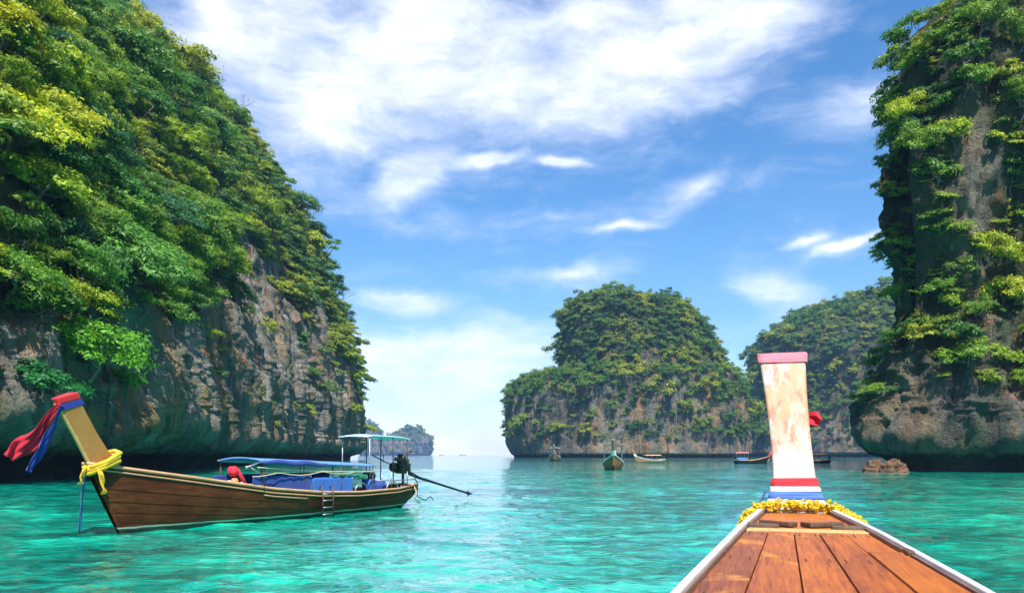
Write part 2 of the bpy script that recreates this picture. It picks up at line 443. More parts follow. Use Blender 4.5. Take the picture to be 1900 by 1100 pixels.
# ------------------------------------------------------------------ cliffs and islands
TERR = {}
def finish_terrain(name, V, label, mat, vegmask, disp, wrap=False):
    """V (nv,nu,3) smooth surface -> displaced rock surface"""
    nv, nu = V.shape[:2]
    du = np.gradient(V, axis=1); dv = np.gradient(V, axis=0)
    if wrap: du = (np.roll(V, -1, 1) - np.roll(V, 1, 1)) / 2
    N = np.cross(du, dv); N /= np.linalg.norm(N, axis=-1, keepdims=True) + 1e-9
    Nh = N * np.array([1, 1, .45])
    V2 = V + Nh * disp(V)[..., None]
    du = np.gradient(V2, axis=1); dv = np.gradient(V2, axis=0)
    if wrap: du = (np.roll(V2, -1, 1) - np.roll(V2, 1, 1)) / 2
    N = np.cross(du, dv); N /= np.linalg.norm(N, axis=-1, keepdims=True) + 1e-9
    me = np_mesh(name, V2.reshape(-1, 3), grid_faces(nv, nu, wrap), mat, True)
    veg = vegmask(V2, N)
    a = me.attributes.new('veg', 'FLOAT', 'POINT'); a.data.foreach_set('value', veg.astype(np.float32).ravel())
    o = link(bpy.data.objects.new(name, me))
    tag(o, label, 'cliff' if 'cliff' in name else 'island', kind='structure')
    TERR[name] = (V2, N, veg)
    return o

def resample(pts, step):
    """Catmull-Rom through pts, then spacing proportional to distance from the bay's centre"""
    P = np.array(pts, float); out = []
    for i in range(len(P) - 1):
        p0 = P[max(i - 1, 0)]; p1 = P[i]; p2 = P[i + 1]; p3 = P[min(i + 2, len(P) - 1)]
        for t in np.linspace(0, 1, 60, endpoint=False):
            out.append(.5 * ((2 * p1) + (-p0 + p2) * t + (2 * p0 - 5 * p1 + 4 * p2 - p3) * t * t + (-p0 + 3 * p1 - 3 * p2 + p3) * t ** 3))
    out.append(P[-1]); out = np.array(out)
    seg = np.linalg.norm(np.diff(out[:, :2], axis=0), axis=1)
    d = np.hypot(out[:-1, 0], out[:-1, 1])
    s = np.concatenate([[0], np.cumsum(seg / d)])
    n = int(s[-1] / step)
    q = np.linspace(0, s[-1], n)
    return np.stack([np.interp(q, s, out[:, k]) for k in range(out.shape[1])], -1)

def wall(name, pts, step, zs, prof, k_of, label, mat, vegmask, disp, under=3.0, cut=1.0, away=(-1, 0), turn=(20, 60)):
    """a cliff standing along a plan curve; prof: setback against height (scaled by k), with a tide notch at the foot"""
    C = resample(pts, step)
    T = np.gradient(C[:, :2], axis=0); T /= np.linalg.norm(T, axis=1, keepdims=True)
    # smooth the inward direction so that set-back contours do not cross
    for _ in range(12): T = (np.roll(T, 1, 0) + T + np.roll(T, -1, 0)) / 3 * 1.0; T[0] = T[1]; T[-1] = T[-2]
    T /= np.linalg.norm(T, axis=1, keepdims=True)
    I = np.stack([-T[:, 1], T[:, 0]], -1)
    k = k_of(C)
    ph = np.array([p[0] for p in prof], float); ps = np.array([p[1] for p in prof], float)
    rows = []
    for q in zs:
        z = np.where(q < 6, q, 6 + (q - 6) * k)
        s = np.interp(z / k, ph, ps) * k
        notch = np.interp(z, [-3, .0, 1.2, under * .75, under, under + 1.6, under + 4], [3.6, 3.4, 3.3, 2.2, .2, -.5, 0]) * cut
        s = s + notch
        bl = np.clip((z / k - turn[0]) / (turn[1] - turn[0]), 0, 1)[:, None]       # upper slopes lean back one way, so contours never cross
        D = I * (1 - bl) + np.array(away) * bl
        rows.append(np.stack([C[:, 0] + D[:, 0] * s, C[:, 1] + D[:, 1] * s, z], -1))
    return finish_terrain(name, np.array(rows), label, mat, vegmask, disp)

def disp_cliff(seed, big=4.0, amp=1.0):
    def d(V):
        low = np.clip((V[..., 2] - .8) / 4, 0.22, 1)
        a = fbm(V, (.045, .045, .03), 3, seed) * big
        b = fbm(V, (.16, .16, .09), 4, seed + 9, ridged=True) * 2.3 * amp
        c = fbm(V, (.42, .42, .05), 3, seed + 21, ridged=True) * 1.15 * amp       # flutes and drip columns
        e = fbm(V, (.8, .8, .6), 4, seed + 33, ridged=True) * .62 * amp
        g = fbm(V, (.15, .15, .018), 2, seed + 45, ridged=True) * 1.6 * amp            # broad pillars
        return (a + b + c + e + g) * low
    return d

zs_wall = np.concatenate([[-3, -1, -.3, .3, .8, 1.4, 2, 2.5, 2.9, 3.3, 3.8, 4.4, 5, 5.6], np.geomspace(6, 200, 265)])
# ---- left cliff
def kL(C): return np.interp(C[:, 1], [30, 55, 100, 180, 260], [.30, .34, .48, .78, 1.0])
VEG_Y = [40, 55, 85, 110, 150, 210, 250, 285]; VEG_H = [8, 11, 18, 23, 34, 47, 50, 44]
def vegL(V, N):
    lim = np.interp(V[..., 1], VEG_Y, VEG_H)
    n = fbm(V, (.06, .06, .05), 3, 77) * .45
    edge = (V[..., 2] - lim * (1 + n)) / (lim * .18)
    return np.clip(edge, 0, 1)
left_pts = [(-60, 20), (-48, 30), (-40, 42), (-36.5, 55), (-37, 68), (-39, 82), (-42, 100), (-46.5, 125), (-51, 150), (-55, 180), (-58.5, 210), (-59, 240), (-58, 262), (-57, 280), (-59, 298), (-66, 314), (-80, 326), (-105, 332), (-150, 330)]
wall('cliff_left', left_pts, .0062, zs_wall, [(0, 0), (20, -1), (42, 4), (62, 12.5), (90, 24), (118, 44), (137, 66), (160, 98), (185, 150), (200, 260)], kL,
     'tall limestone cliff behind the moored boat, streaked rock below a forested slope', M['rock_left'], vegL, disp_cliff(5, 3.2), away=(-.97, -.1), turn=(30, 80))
# ---- right cliff
def vegR(V, N):
    n = fbm(V, (.075, .075, .05), 4, 41)
    X, Z = V[..., 0], V[..., 2]
    x = .95 + n * 1.5 + (Z - 26) / 34
    bare = np.exp(-((X - 55 + (Z - 28) * .10) / 3.2) ** 2) * np.clip((46 - Z) / 8, 0, 1)      # the bare grey pillar
    x = x + .5 * np.clip((X - 58) / 5, 0, 1) * np.clip((Z - 11) / 8, 0, 1) - 1.5 * bare + 1.1 * np.clip((52 - X) / 3, 0, 1) * np.clip((Z - 14) / 6, 0, 1)
    return np.clip(x, 0, 1) * np.clip((Z - 9 - 5 * n) / 5, 0, 1)
right_pts = [(150, 240), (108, 195), (80, 158), (62, 128), (50, 107), (45.4, 98.5), (45.0, 94.5), (48.3, 91.5), (55, 89.5), (63, 88.5), (73, 86), (86, 82), (102, 77), (125, 70), (160, 55)]
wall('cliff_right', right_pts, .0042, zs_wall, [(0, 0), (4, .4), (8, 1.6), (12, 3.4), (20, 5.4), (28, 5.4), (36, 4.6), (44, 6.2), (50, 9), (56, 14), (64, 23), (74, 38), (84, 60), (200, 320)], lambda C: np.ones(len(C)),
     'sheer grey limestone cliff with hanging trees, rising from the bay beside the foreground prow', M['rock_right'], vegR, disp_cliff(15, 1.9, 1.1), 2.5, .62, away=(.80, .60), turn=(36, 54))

def island(name, label, rows, depth_c, depth_r, nu, nv, mat, vegf, seed, big, amp, power=2.6, notch=3.5):
    """rows: (height, x_left, x_right, depth fraction) of the outline; lofted from superellipse plans"""
    rows = np.array(rows, float)
    zz = np.concatenate([[-4, -1, .5, 1.5, 2.5, 3.5, 4.5, 6], np.linspace(8, rows[-1, 0], nv)])
    th = np.linspace(0, 2 * np.pi, nu, endpoint=False)
    V = []
    for z in zz:
        xl, xr, df = [np.interp(z, rows[:, 0], rows[:, k]) for k in (1, 2, 3)]
        nt_ = np.interp(z, [-4, 2, notch, notch + 2], [notch, notch * .9, 0, 0]) * .9
        hx = max((xr - xl) / 2 - nt_, .5); cx = (xl + xr) / 2; hy = max(depth_r * df - nt_, .5)
        c, s_ = np.cos(th), np.sin(th)
        V.append(np.stack([cx + hx * np.sign(c) * np.abs(c) ** (2 / power), depth_c + hy * np.sign(s_) * np.abs(s_) ** (2 / power), np.full(nu, z)], -1))
    V = np.array(V)
    top = V[-1:].copy(); top[..., 0] = V[-1, :, 0].mean(); top[..., 1] = V[-1, :, 1].mean(); top[..., 2] += 1.0
    mid = (V[-1:] + top) / 2
    V = np.concatenate([V, mid, top])
    def d(P):
        low = np.clip((P[..., 2] - 2) / 8, .15, 1)
        return (fbm(P, (.022, .022, .014), 3, seed) * big + fbm(P, (.07, .07, .04), 4, seed + 5, ridged=True) * big * .42 + fbm(P, (.2, .2, .03), 3, seed + 8, ridged=True) * 1.6 * amp + fbm(P, (.35, .35, .3), 3, seed + 9) * 1.0 * amp) * low
    return finish_terrain(name, V, label, mat, vegf, d, wrap=True)

def veg_island(seed, h0, soft, sl):
    def f(V, N):
        n = fbm(V, (.022, .022, .016), 4, seed)
        return np.clip(np.clip((V[..., 2] - h0 * (1 + n * .9)) / soft, -1, 1.05) + (N[..., 2] - .28) * sl, 0, 1)
    return f
# middle island: outline at ~520 m
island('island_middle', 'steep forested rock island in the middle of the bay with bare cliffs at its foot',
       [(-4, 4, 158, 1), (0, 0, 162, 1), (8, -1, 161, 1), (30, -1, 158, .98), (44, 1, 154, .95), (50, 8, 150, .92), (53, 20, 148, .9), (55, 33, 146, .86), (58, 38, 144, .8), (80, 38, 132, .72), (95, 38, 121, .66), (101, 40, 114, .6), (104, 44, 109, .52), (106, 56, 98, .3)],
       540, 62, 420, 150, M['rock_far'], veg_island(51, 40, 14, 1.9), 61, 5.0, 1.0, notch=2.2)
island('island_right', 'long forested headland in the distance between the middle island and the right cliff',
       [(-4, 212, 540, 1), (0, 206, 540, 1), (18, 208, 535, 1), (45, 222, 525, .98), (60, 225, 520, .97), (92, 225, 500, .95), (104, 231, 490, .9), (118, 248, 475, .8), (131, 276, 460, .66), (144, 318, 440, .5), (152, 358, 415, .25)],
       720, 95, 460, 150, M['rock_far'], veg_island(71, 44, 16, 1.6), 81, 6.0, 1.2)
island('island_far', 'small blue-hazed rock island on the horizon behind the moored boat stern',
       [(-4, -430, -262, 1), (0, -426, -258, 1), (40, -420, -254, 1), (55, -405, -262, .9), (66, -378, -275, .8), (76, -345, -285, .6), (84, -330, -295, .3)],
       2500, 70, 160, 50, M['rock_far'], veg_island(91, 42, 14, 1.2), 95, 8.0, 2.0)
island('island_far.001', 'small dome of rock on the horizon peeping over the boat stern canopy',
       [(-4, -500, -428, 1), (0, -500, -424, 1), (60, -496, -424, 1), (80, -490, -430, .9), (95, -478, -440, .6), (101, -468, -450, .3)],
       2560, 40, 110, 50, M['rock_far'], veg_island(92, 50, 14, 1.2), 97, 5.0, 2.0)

# ------------------------------------------------------------------ trees
def leaf_quads(P, N, size, rng):
    n = len(P)
    N = N / (np.linalg.norm(N, axis=1, keepdims=True) + 1e-9)
    r = rng.normal(size=(n, 3)); T = np.cross(N, r); T /= np.linalg.norm(T, axis=1, keepdims=True) + 1e-9
    B = np.cross(N, T)
    L = (size * rng.uniform(.6, 1.4, n))[:, None]; W = L * .42
    v = np.stack([P - T * L * .5, P + B * W * .5 - N * L * .06, P + T * L * .5 - N * L * .12, P - B * W * .5 - N * L * .06], 1)
    return v.reshape(-1, 3), np.arange(n * 4).reshape(-1, 4)

def crown_mesh(name, seed, rad, height, base, nblob, per, leaf, flat, mat, lop=0.0, bl=(.26, .42)):
    """leaf-sized faces gathered in tufts that are spread through the crown"""
    rng = np.random.default_rng(seed); P = []; N = []; centres = []
    for k in range(nblob):
        a = rng.uniform(0, 6.283); u = math.sqrt(rng.uniform(.02, 1)); zz = rng.uniform(-.55, 1) * math.sqrt(max(0, 1 - (u * .9) ** 2))
        c = np.array([math.cos(a) * u * rad * .78 + lop * rad * u, math.sin(a) * u * rad * .78, base + zz * height * .6])
        br = rad * rng.uniform(*bl); centres.append(c)
        d = rng.normal(size=(per, 3)); d /= np.linalg.norm(d, axis=1, keepdims=True)
        d[:, 2] = np.where(d[:, 2] < -.25, -d[:, 2] * .6, d[:, 2])
        q = rng.uniform(.45, 1.12, (per, 1)) * (1 + .35 * np.sin(d[:, :1] * 5 + k) * np.cos(d[:, 1:2] * 4))
        P.append(c + d * q * br * np.array([1, 1, flat])); N.append(d * .8 + np.array([0, 0, .5]) + rng.normal(0, .30, (per, 3)))
    v, f = leaf_quads(np.concatenate(P), np.concatenate(N), leaf, rng)
    return np_mesh(name, v, f, mat), centres

def trunk_mesh(name, seed, base, centres, r0):
    rnd = random.Random(seed); mb = MB()
    top = Vector((rnd.uniform(-.3, .3), rnd.uniform(-.3, .3), base * .85))
    mid = Vector((rnd.uniform(-.35, .35), rnd.uniform(-.35, .35), base * .45))
    mb.tube([(0, 0, -1.2), (0, 0, 0), mid, top], [r0 * 1.35, r0, r0 * .75, r0 * .5], 6)
    for c in centres[:9]:
        c = Vector(c); m_ = mid.lerp(c, .5) + Vector((0, 0, -.25))
        mb.tube([mid.lerp(top, rnd.random()), m_, c], [r0 * .45, r0 * .3, r0 * .12], 5, caps=False)
    o = mb.build(name, M['bark'], None, True); me = o.data
    bpy.data.objects.remove(o)
    return me

KINDS = [  # word, rad, height, base, blobs, leaves per blob, leaf, flatness, lop
    ('rounded', 2.6, 2.2, 2.4, 15, 210, .30, .62, 0),
    ('rounded', 2.4, 3.0, 2.6, 16, 230, .23, .78, .1),
    ('spreading', 3.2, 1.9, 2.5, 19, 200, .30, .52, .1),
    ('spreading', 3.0, 2.2, 2.8, 17, 210, .25, .56, -.1),
    ('bushy', 2.1, 2.3, 1.4, 13, 190, .34, .85, 0),
    ('bushy', 2.3, 1.6, 1.2, 13, 200, .32, .60, .15),
    ('sparse', 2.2, 2.8, 3.2, 15, 70, .26, .5, 0),
]
CROWN = []; TRUNK = []
for i, (wd, rad, hh, ba, nb, per, lf, fl, lop) in enumerate(KINDS):
    me, cs = crown_mesh('crown', 100 + i, rad, hh, ba, nb, per, lf, fl, M['leaf'], lop, (.16, .27) if wd == 'sparse' else (.26, .42))
    CROWN.append(me); TRUNK.append(trunk_mesh('trunk', 200 + i, ba, cs, .13 if wd != 'spreading' else .16))

def proto_collection(name, specs, mat):
    c = bpy.data.collections.new(name)
    for k, (rad, hh, ba, nb, per, lf, fl) in enumerate(specs):
        me, _ = crown_mesh('tuft', 300 + k + len(name), rad, hh, ba, nb, per, lf, fl, mat)
        c.objects.link(bpy.data.objects.new('tuft_%02d' % k, me))
    return c
NEAR_TUFT = proto_collection('near_tufts', [(2.4, 2.0, 1.6, 13, 110, .36, .62), (2.8, 1.4, 1.6, 14, 100, .36, .42), (2.0, 1.9, 1.2, 11, 110, .33, .7), (2.3, 2.4, 2.0, 12, 100, .36, .6), (1.5, .9, .6, 8, 90, .30, .6), (.8, 6.5, -2.2, 11, 46, .26, 1.3), (.6, 8.5, -3.0, 12, 40, .24, 1.5)], M['leaf'])
FAR_TUFT = proto_collection('far_tufts', [(4.2, 4.2, 1.5, 12, 110, .62, .8), (4.8, 3.6, 1.3, 13, 110, .62, .66), (3.4, 4.6, 1.4, 11, 110, .56, .9), (4.6, 5.0, 1.8, 13, 110, .62, .78), (2.6, 5.0, 1.5, 10, 100, .55, .95)], M['leaf_far'])

def scatter_group(name, label, cat, pos, rot, scl, idx, coll):
    n = len(pos)
    me = bpy.data.meshes.new(name); me.vertices.add(n); me.vertices.foreach_set('co', np.asarray(pos, np.float32).ravel())
    a = me.attributes.new('rot', 'FLOAT_VECTOR', 'POINT'); a.data.foreach_set('vector', np.asarray(rot, np.float32).ravel())
    a = me.attributes.new('scl', 'FLOAT', 'POINT'); a.data.foreach_set('value', np.asarray(scl, np.float32))
    a = me.attributes.new('idx', 'INT', 'POINT'); a.data.foreach_set('value', np.asarray(idx, np.int32))
    o = link(bpy.data.objects.new(name, me)); tag(o, label, cat, kind='stuff')
    ng = bpy.data.node_groups.new(name, 'GeometryNodeTree')
    ng.interface.new_socket('Geometry', in_out='INPUT', socket_type='NodeSocketGeometry')
    ng.interface.new_socket('Geometry', in_out='OUTPUT', socket_type='NodeSocketGeometry')
    gi = ng.nodes.new('NodeGroupInput'); go = ng.nodes.new('NodeGroupOutput')
    ci = ng.nodes.new('GeometryNodeCollectionInfo'); ci.inputs['Collection'].default_value = coll
    ci.inputs['Separate Children'].default_value = True; ci.inputs['Reset Children'].default_value = True
    ip = ng.nodes.new('GeometryNodeInstanceOnPoints'); ip.inputs['Pick Instance'].default_value = True
    def attr(nm, ty):
        q = ng.nodes.new('GeometryNodeInputNamedAttribute'); q.data_type = ty; q.inputs['Name'].default_value = nm
        return next(s for s in q.outputs if s.enabled and s.name == 'Attribute')
    L = ng.links
    L.new(gi.outputs[0], ip.inputs['Points']); L.new(ci.outputs[0], ip.inputs['Instance'])
    L.new(attr('idx', 'INT'), ip.inputs['Instance Index'])
    er = ng.nodes.new('FunctionNodeEulerToRotation'); L.new(attr('rot', 'FLOAT_VECTOR'), er.inputs[0]); L.new(er.outputs[0], ip.inputs['Rotation'])
    L.new(attr('scl', 'FLOAT'), ip.inputs['Scale']); L.new(ip.outputs[0], go.inputs[0])
    md = o.modifiers.new('scatter', 'NODES'); md.node_group = ng
    return o

def poisson(P, rad, rng):
    """greedy dart throwing with radii; P already shuffled"""
    cell = {}; keep = []; g = max(float(rad.max()), 1e-3)
    for i, p in enumerate(P):
        c = tuple((p // g).astype(int)); ok = True; r = rad[i]
        for dx in (-1, 0, 1):
            for dy in (-1, 0, 1):
                for dz in (-1, 0, 1):
                    for j in cell.get((c[0] + dx, c[1] + dy, c[2] + dz), ()):
                        q = P[j] - p
                        if q @ q < (min(r, rad[j])) ** 2: ok = False; break
                    if not ok: break
                if not ok: break
            if not ok: break
        if ok: cell.setdefault(c, []).append(i); keep.append(i)
    return np.array(keep, int)

def sample_surface(V, N, wgt, n, rng):
    nv, nu = V.shape[:2]
    area = np.linalg.norm(np.cross(V[1:, :-1] - V[:-1, :-1], V[:-1, 1:] - V[:-1, :-1]), axis=-1) * wgt[:-1, :-1]
    p = area.ravel() / area.sum()
    k = rng.choice(len(p), n, p=p); j, i = k // (nu - 1), k % (nu - 1)
    a, b = rng.uniform(size=(2, n, 1))
    P = V[j, i] + a * (V[j, i + 1] - V[j, i]) + b * (V[j + 1, i] - V[j, i])
    return P, N[j, i]
def project(P):
    return 950 + P[:, 0] / P[:, 1] * F, 843 - (P[:, 2] - 2) / P[:, 1] * F
def facing(P, N):
    d = np.array([0, 0, 2]) - P; return np.einsum('ij,ij->i', d, N) / np.linalg.norm(d, axis=1)

rng = np.random.default_rng(21)
CELL = 8
def depth_map(names):
    D = np.full((1100 // CELL + 40, 1900 // CELL + 40), 1e9)
    for nm in names:
        V = TERR[nm][0].reshape(-1, 3); V = V[V[:, 1] > 5]
        x, y = project(V); ix = (x // CELL).astype(int) + 20; iy = (y // CELL).astype(int) + 20
        ok = (ix >= 0) & (ix < D.shape[1]) & (iy >= 0) & (iy < D.shape[0])
        np.minimum.at(D, (iy[ok], ix[ok]), V[ok, 1])
    return D
DM = depth_map(['cliff_left', 'cliff_right'])
def seen(P, slack=1.05, add=3.0):
    x, y = project(P); ix = np.clip((x // CELL).astype(int) + 20, 0, DM.shape[1] - 1); iy = np.clip((y // CELL).astype(int) + 20, 0, DM.shape[0] - 1)
    return (P[:, 1] < DM[iy, ix] * slack + add) & (x > -60) & (x < 1960) & (y > -40) & (y < 1000)

cands = []
for nm, n0 in (('cliff_left', 26000), ('cliff_right', 16000)):
    V, N, veg = TERR[nm]
    if nm == 'cliff_left':
        wgt = veg.copy()
        # strays on the bare face: sea-ward edge and ledges
        edge = np.clip((V[..., 1] - 235) / 30, 0, 1) * np.clip((V[..., 2] - 24) / 14, 0, 1)
        wgt = np.maximum(wgt, edge * .30)
        wgt = np.maximum(wgt, .010 * (V[..., 2] > 9))
    else:
        led = np.clip(N[..., 2] * 2.0 + .1, 0, 1) * (V[..., 2] > 9)
        wgt = np.maximum(veg, led * .75) + .02 * (V[..., 2] > 9)
        corner = np.clip((50 - V[..., 0]) / 6, 0, 1) * (V[..., 2] > 8) * (fbm(V, (.09, .09, .09), 3, 5) > -.12)
        wgt = np.maximum(wgt, corner * .9)
    wgt = wgt * (V[..., 1] > 25)
    P, Nn = sample_surface(V, N, wgt, n0, rng)
    sc = rng.lognormal(0, .27, n0) * (1.0 if nm == 'cliff_left' else .86)
    sc *= 1 + np.clip((P[:, 1] - 100) / 250, 0, .5) if nm == 'cliff_left' else 1
    ok = (P[:, 1] > 25) & (facing(P, Nn) > -.35)
    P, Nn, sc = P[ok], Nn[ok], sc[ok]
    keep = poisson(P, sc * (2.1 if nm == 'cliff_left' else 1.9), rng)
    P, Nn, sc = P[keep], Nn[keep], sc[keep]
    vis = seen(P + Nn * 2)
    for i in np.nonzero(vis)[0]: cands.append((sc[i] / P[i, 1], nm, P[i], Nn[i], sc[i]))
cands.sort(key=lambda c: -c[0])

KEEP_CLEAR = []                          # round the trees that are placed singly
def tree(kind, P, N, sc, colour, label, group, lean=.35, yaw=None, tilt=None):
    root = empty('cliff_tree', P)
    nh = Vector((N[0], N[1], 0)); nh = nh.normalized() if nh.length > 1e-4 else Vector((0, -1, 0))
    up = (Vector((0, 0, 1)) + nh * lean).normalized() if tilt is None else Vector(tilt).normalized()
    q = Vector((0, 0, 1)).rotation_difference(up)
    e = (q.to_matrix() @ Matrix.Rotation(random.uniform(0, 6.28) if yaw is None else yaw, 3, 'Z')).to_euler()
    root.rotation_euler = e; root.scale = (sc,) * 3 if not isinstance(sc, tuple) else sc
    t = link(bpy.data.objects.new('trunk', TRUNK[kind]), root)
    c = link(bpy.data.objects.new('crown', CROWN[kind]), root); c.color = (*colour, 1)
    tag(root, label, 'tree', group)
    return root

# trees one can name: (kind, px, py, depth hint cliff, scale, colour, label)
def surf_at(nm, px, py):
    V, N, _ = TERR[nm]; P = V.reshape(-1, 3); n = N.reshape(-1, 3)
    ok = P[:, 1] > 5; P = P[ok]; n = n[ok]; x, y = project(P)
    d = np.hypot(x - px, y - py); c = np.nonzero(d < 9)[0]
    if len(c) == 0: c = np.array([d.argmin()])
    k = c[P[c, 1].argmin()]
    return P[k], n[k]
YEL = (1.45, 1.38, .65); EMER = (.55, 1.25, .95); BLUG = (.75, 1.0, 1.5)  # the yellow tint puts sunlight on the crowns into their leaf colour
HEROES = [
    (2, 'cliff_left', 175, 715, (1.35, 1.35, 1.35), (.50, 1.05, .75), 'vivid emerald tree leaning over the prow of the moored boat', (.45, -.1, .8)),
    (5, 'cliff_left', 75, 730, (1.15, 1.15, 1.0), (.42, 1.15, .85), 'dark emerald bush at the foot of the cliff, further back than the vivid tree', (.3, 0, .9)),
    (4, 'cliff_left', 245, 722, (.8, .8, .7), (.5, 1.1, .7), 'small bright emerald bush hanging over bare rock near the prow', (.4, -.2, .8)),
    (2, 'cliff_left', 345, 430, (2.2, 2.2, 1.7), YEL, 'broad sunlit yellow-green tree spreading out over the grey rock face', (.35, -.2, .9)),
    (3, 'cliff_left', 420, 440, (1.9, 1.9, 1.5), YEL, 'sunlit yellow-green tree just beside the broad spreading one', (.35, -.2, .9)),
    (3, 'cliff_left', 20, 560, (1.35, 1.35, 1.0), (1.45, 1.42, .6), 'yellow-green tree with layered branches reaching in over the rock', (.5, -.1, .8)),
    (2, 'cliff_left', 25, 300, (1.5, 1.5, 1.4), (1.45, 1.42, .6), 'large bright yellow tree on the slope at the picture edge', (.4, -.2, .9)),
    (0, 'cliff_left', 80, 390, (1.3, 1.3, 1.1), (1.45, 1.42, .6), 'bright yellow tree just below the large one on the slope', (.4, -.2, .9)),
    (2, 'cliff_left', 235, 520, (1.7, 1.7, 1.4), (.8, 1.15, 1.7), 'blue-green feathery tree hanging at the top of the bare rock', (.5, -.2, .8)),
    (4, 'cliff_left', 590, 700, (1.5, 1.5, 1.3), (1.3, 1.25, .7), 'small yellow-green bush alone on the bare rock face', (.3, -.3, .9)),
]
for kind, nm, px, py, sc, colr, lab, tilt in HEROES:
    P, n = surf_at(nm, px, py)
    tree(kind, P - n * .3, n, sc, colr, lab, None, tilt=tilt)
    KEEP_CLEAR.append((P, 2.2 * sc[0]))

CW = [((.62, 1.0, 1.35), 'blue-green'), ((.7, .95, .9), 'dark green'), ((.95, 1.05, .8), 'green'), ((1.25, 1.2, .75), 'yellow-green'), ((1.45, 1.36, .6), 'sunlit yellow')]  # crown tints; the sunlit look of the yellow one is in the colour
rest = {'cliff_left': [], 'cliff_right': []}
count = 0
def sizew(sc, nm):
    q = sc / (1.15 if nm == 'cliff_left' else .78)
    return 'small ' if q < .78 else ('large ' if q > 1.25 else '')
def column(nm, x):
    if nm == 'cliff_right': return ', above the boulders' if 1590 < x < 1700 else (', towards the picture edge' if x > 1820 else '')
    for lim, wd in ((70, ', above the blowing ribbon'), (200, ', above the moored prow'), (320, ', above the bow'), (440, ', above the red bundle'), (540, ', above the awning front'), (640, ', above the awning rear')):
        if x < lim: return wd
    return ', above the stern canopy'
def zone(nm, P, x, y):
    if nm == 'cliff_left':
        if P[1] > 235: return 'on the cliff edge against the sky'
        h = P[2] / np.interp(P[1], VEG_Y, VEG_H)
        if h < 1.0: return 'rooted in the bare rock'
        if h < 1.6: return 'just over the bare rock'
        return 'high on the slope' if h > 2.5 else 'halfway up the slope'
    if x < 1680: return 'along the sky-side edge of the right cliff' if y < 560 else 'low on the outer corner of the right cliff'
    return 'on the top of the right cliff' if y < 230 else ('clinging to the face of the right cliff' if y < 620 else 'low on the face of the right cliff')
for size, nm, P, n, sc in cands:
    if any(np.linalg.norm(P - q) < r * .75 for q, r in KEEP_CLEAR): continue
    x, y = project(P[None]); x, y = float(x[0]), float(y[0])
    if count < 290 and -20 < x < 1920 and -10 < y:
        edge = nm == 'cliff_left' and P[1] > 240
        kind = int(rng.choice([6, 6, 0, 4])) if edge else int(rng.choice([0, 1, 2, 3, 4, 5], p=[.22, .22, .13, .12, .17, .14] if nm == 'cliff_left' else [.26, .28, .05, .06, .2, .15]))
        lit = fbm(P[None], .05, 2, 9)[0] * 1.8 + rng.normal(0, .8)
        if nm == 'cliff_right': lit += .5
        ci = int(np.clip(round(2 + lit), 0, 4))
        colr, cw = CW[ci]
        lab = '%s%s %s tree %s%s' % (sizew(sc, nm), cw, KINDS[kind][0], zone(nm, P, x, y), column(nm, x))
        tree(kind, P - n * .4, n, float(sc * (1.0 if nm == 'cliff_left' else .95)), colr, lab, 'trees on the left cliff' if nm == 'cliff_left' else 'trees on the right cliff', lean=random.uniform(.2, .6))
        count += 1
    else: rest[nm].append((P, n, sc))

RANK = ['topmost'] + [w_ + ' from top' for w_ in 'second third fourth fifth sixth seventh eighth ninth tenth eleventh twelfth'.split()] + ['low down'] * 60
same = {}
for o in [o for o in COL.objects if o.get('category') == 'tree']: same.setdefault(o['label'], []).append(o)
for lab, os_ in same.items():
    if len(os_) > 1:
        os_.sort(key=lambda o: -(o.location.z - 2) / o.location.y)
        for k, o in enumerate(os_):
            o['label'] = lab + ', ' + (RANK[k] if k < len(os_) - 1 else 'lowest')
for o in [o for o in COL.objects if o.get('category') == 'tree']:
    if len(o['label'].split()) > 16: o['label'] = o['label'].replace('just over the bare rock', 'over bare rock').replace('towards the picture edge', 'near picture edge').replace('clinging to the face of', 'on the face of').replace('on the cliff edge against the sky', 'on the cliff edge').replace('low on the outer corner of', 'on the outer corner of').replace('along the sky-side edge of', 'on the sky-side edge of').replace(', above the boulders', '')
for o in [o for o in COL.objects if o.get('category') == 'tree']:
    if len(o['label'].split()) > 16: o['label'] = o['label'].replace('large ', '').replace('small ', '').replace(' near picture edge,', '')
def rots(N, rng, lean):
    out = []
    for n in N:
        nh = Vector((n[0], n[1], 0)); nh = nh.normalized() if nh.length > 1e-4 else Vector((0, -1, 0))
        q = Vector((0, 0, 1)).rotation_difference((Vector((0, 0, 1)) + nh * lean).normalized())
        out.append((q.to_matrix() @ Matrix.Rotation(rng.uniform(0, 6.28), 3, 'Z')).to_euler()[:])
    return np.array(out)
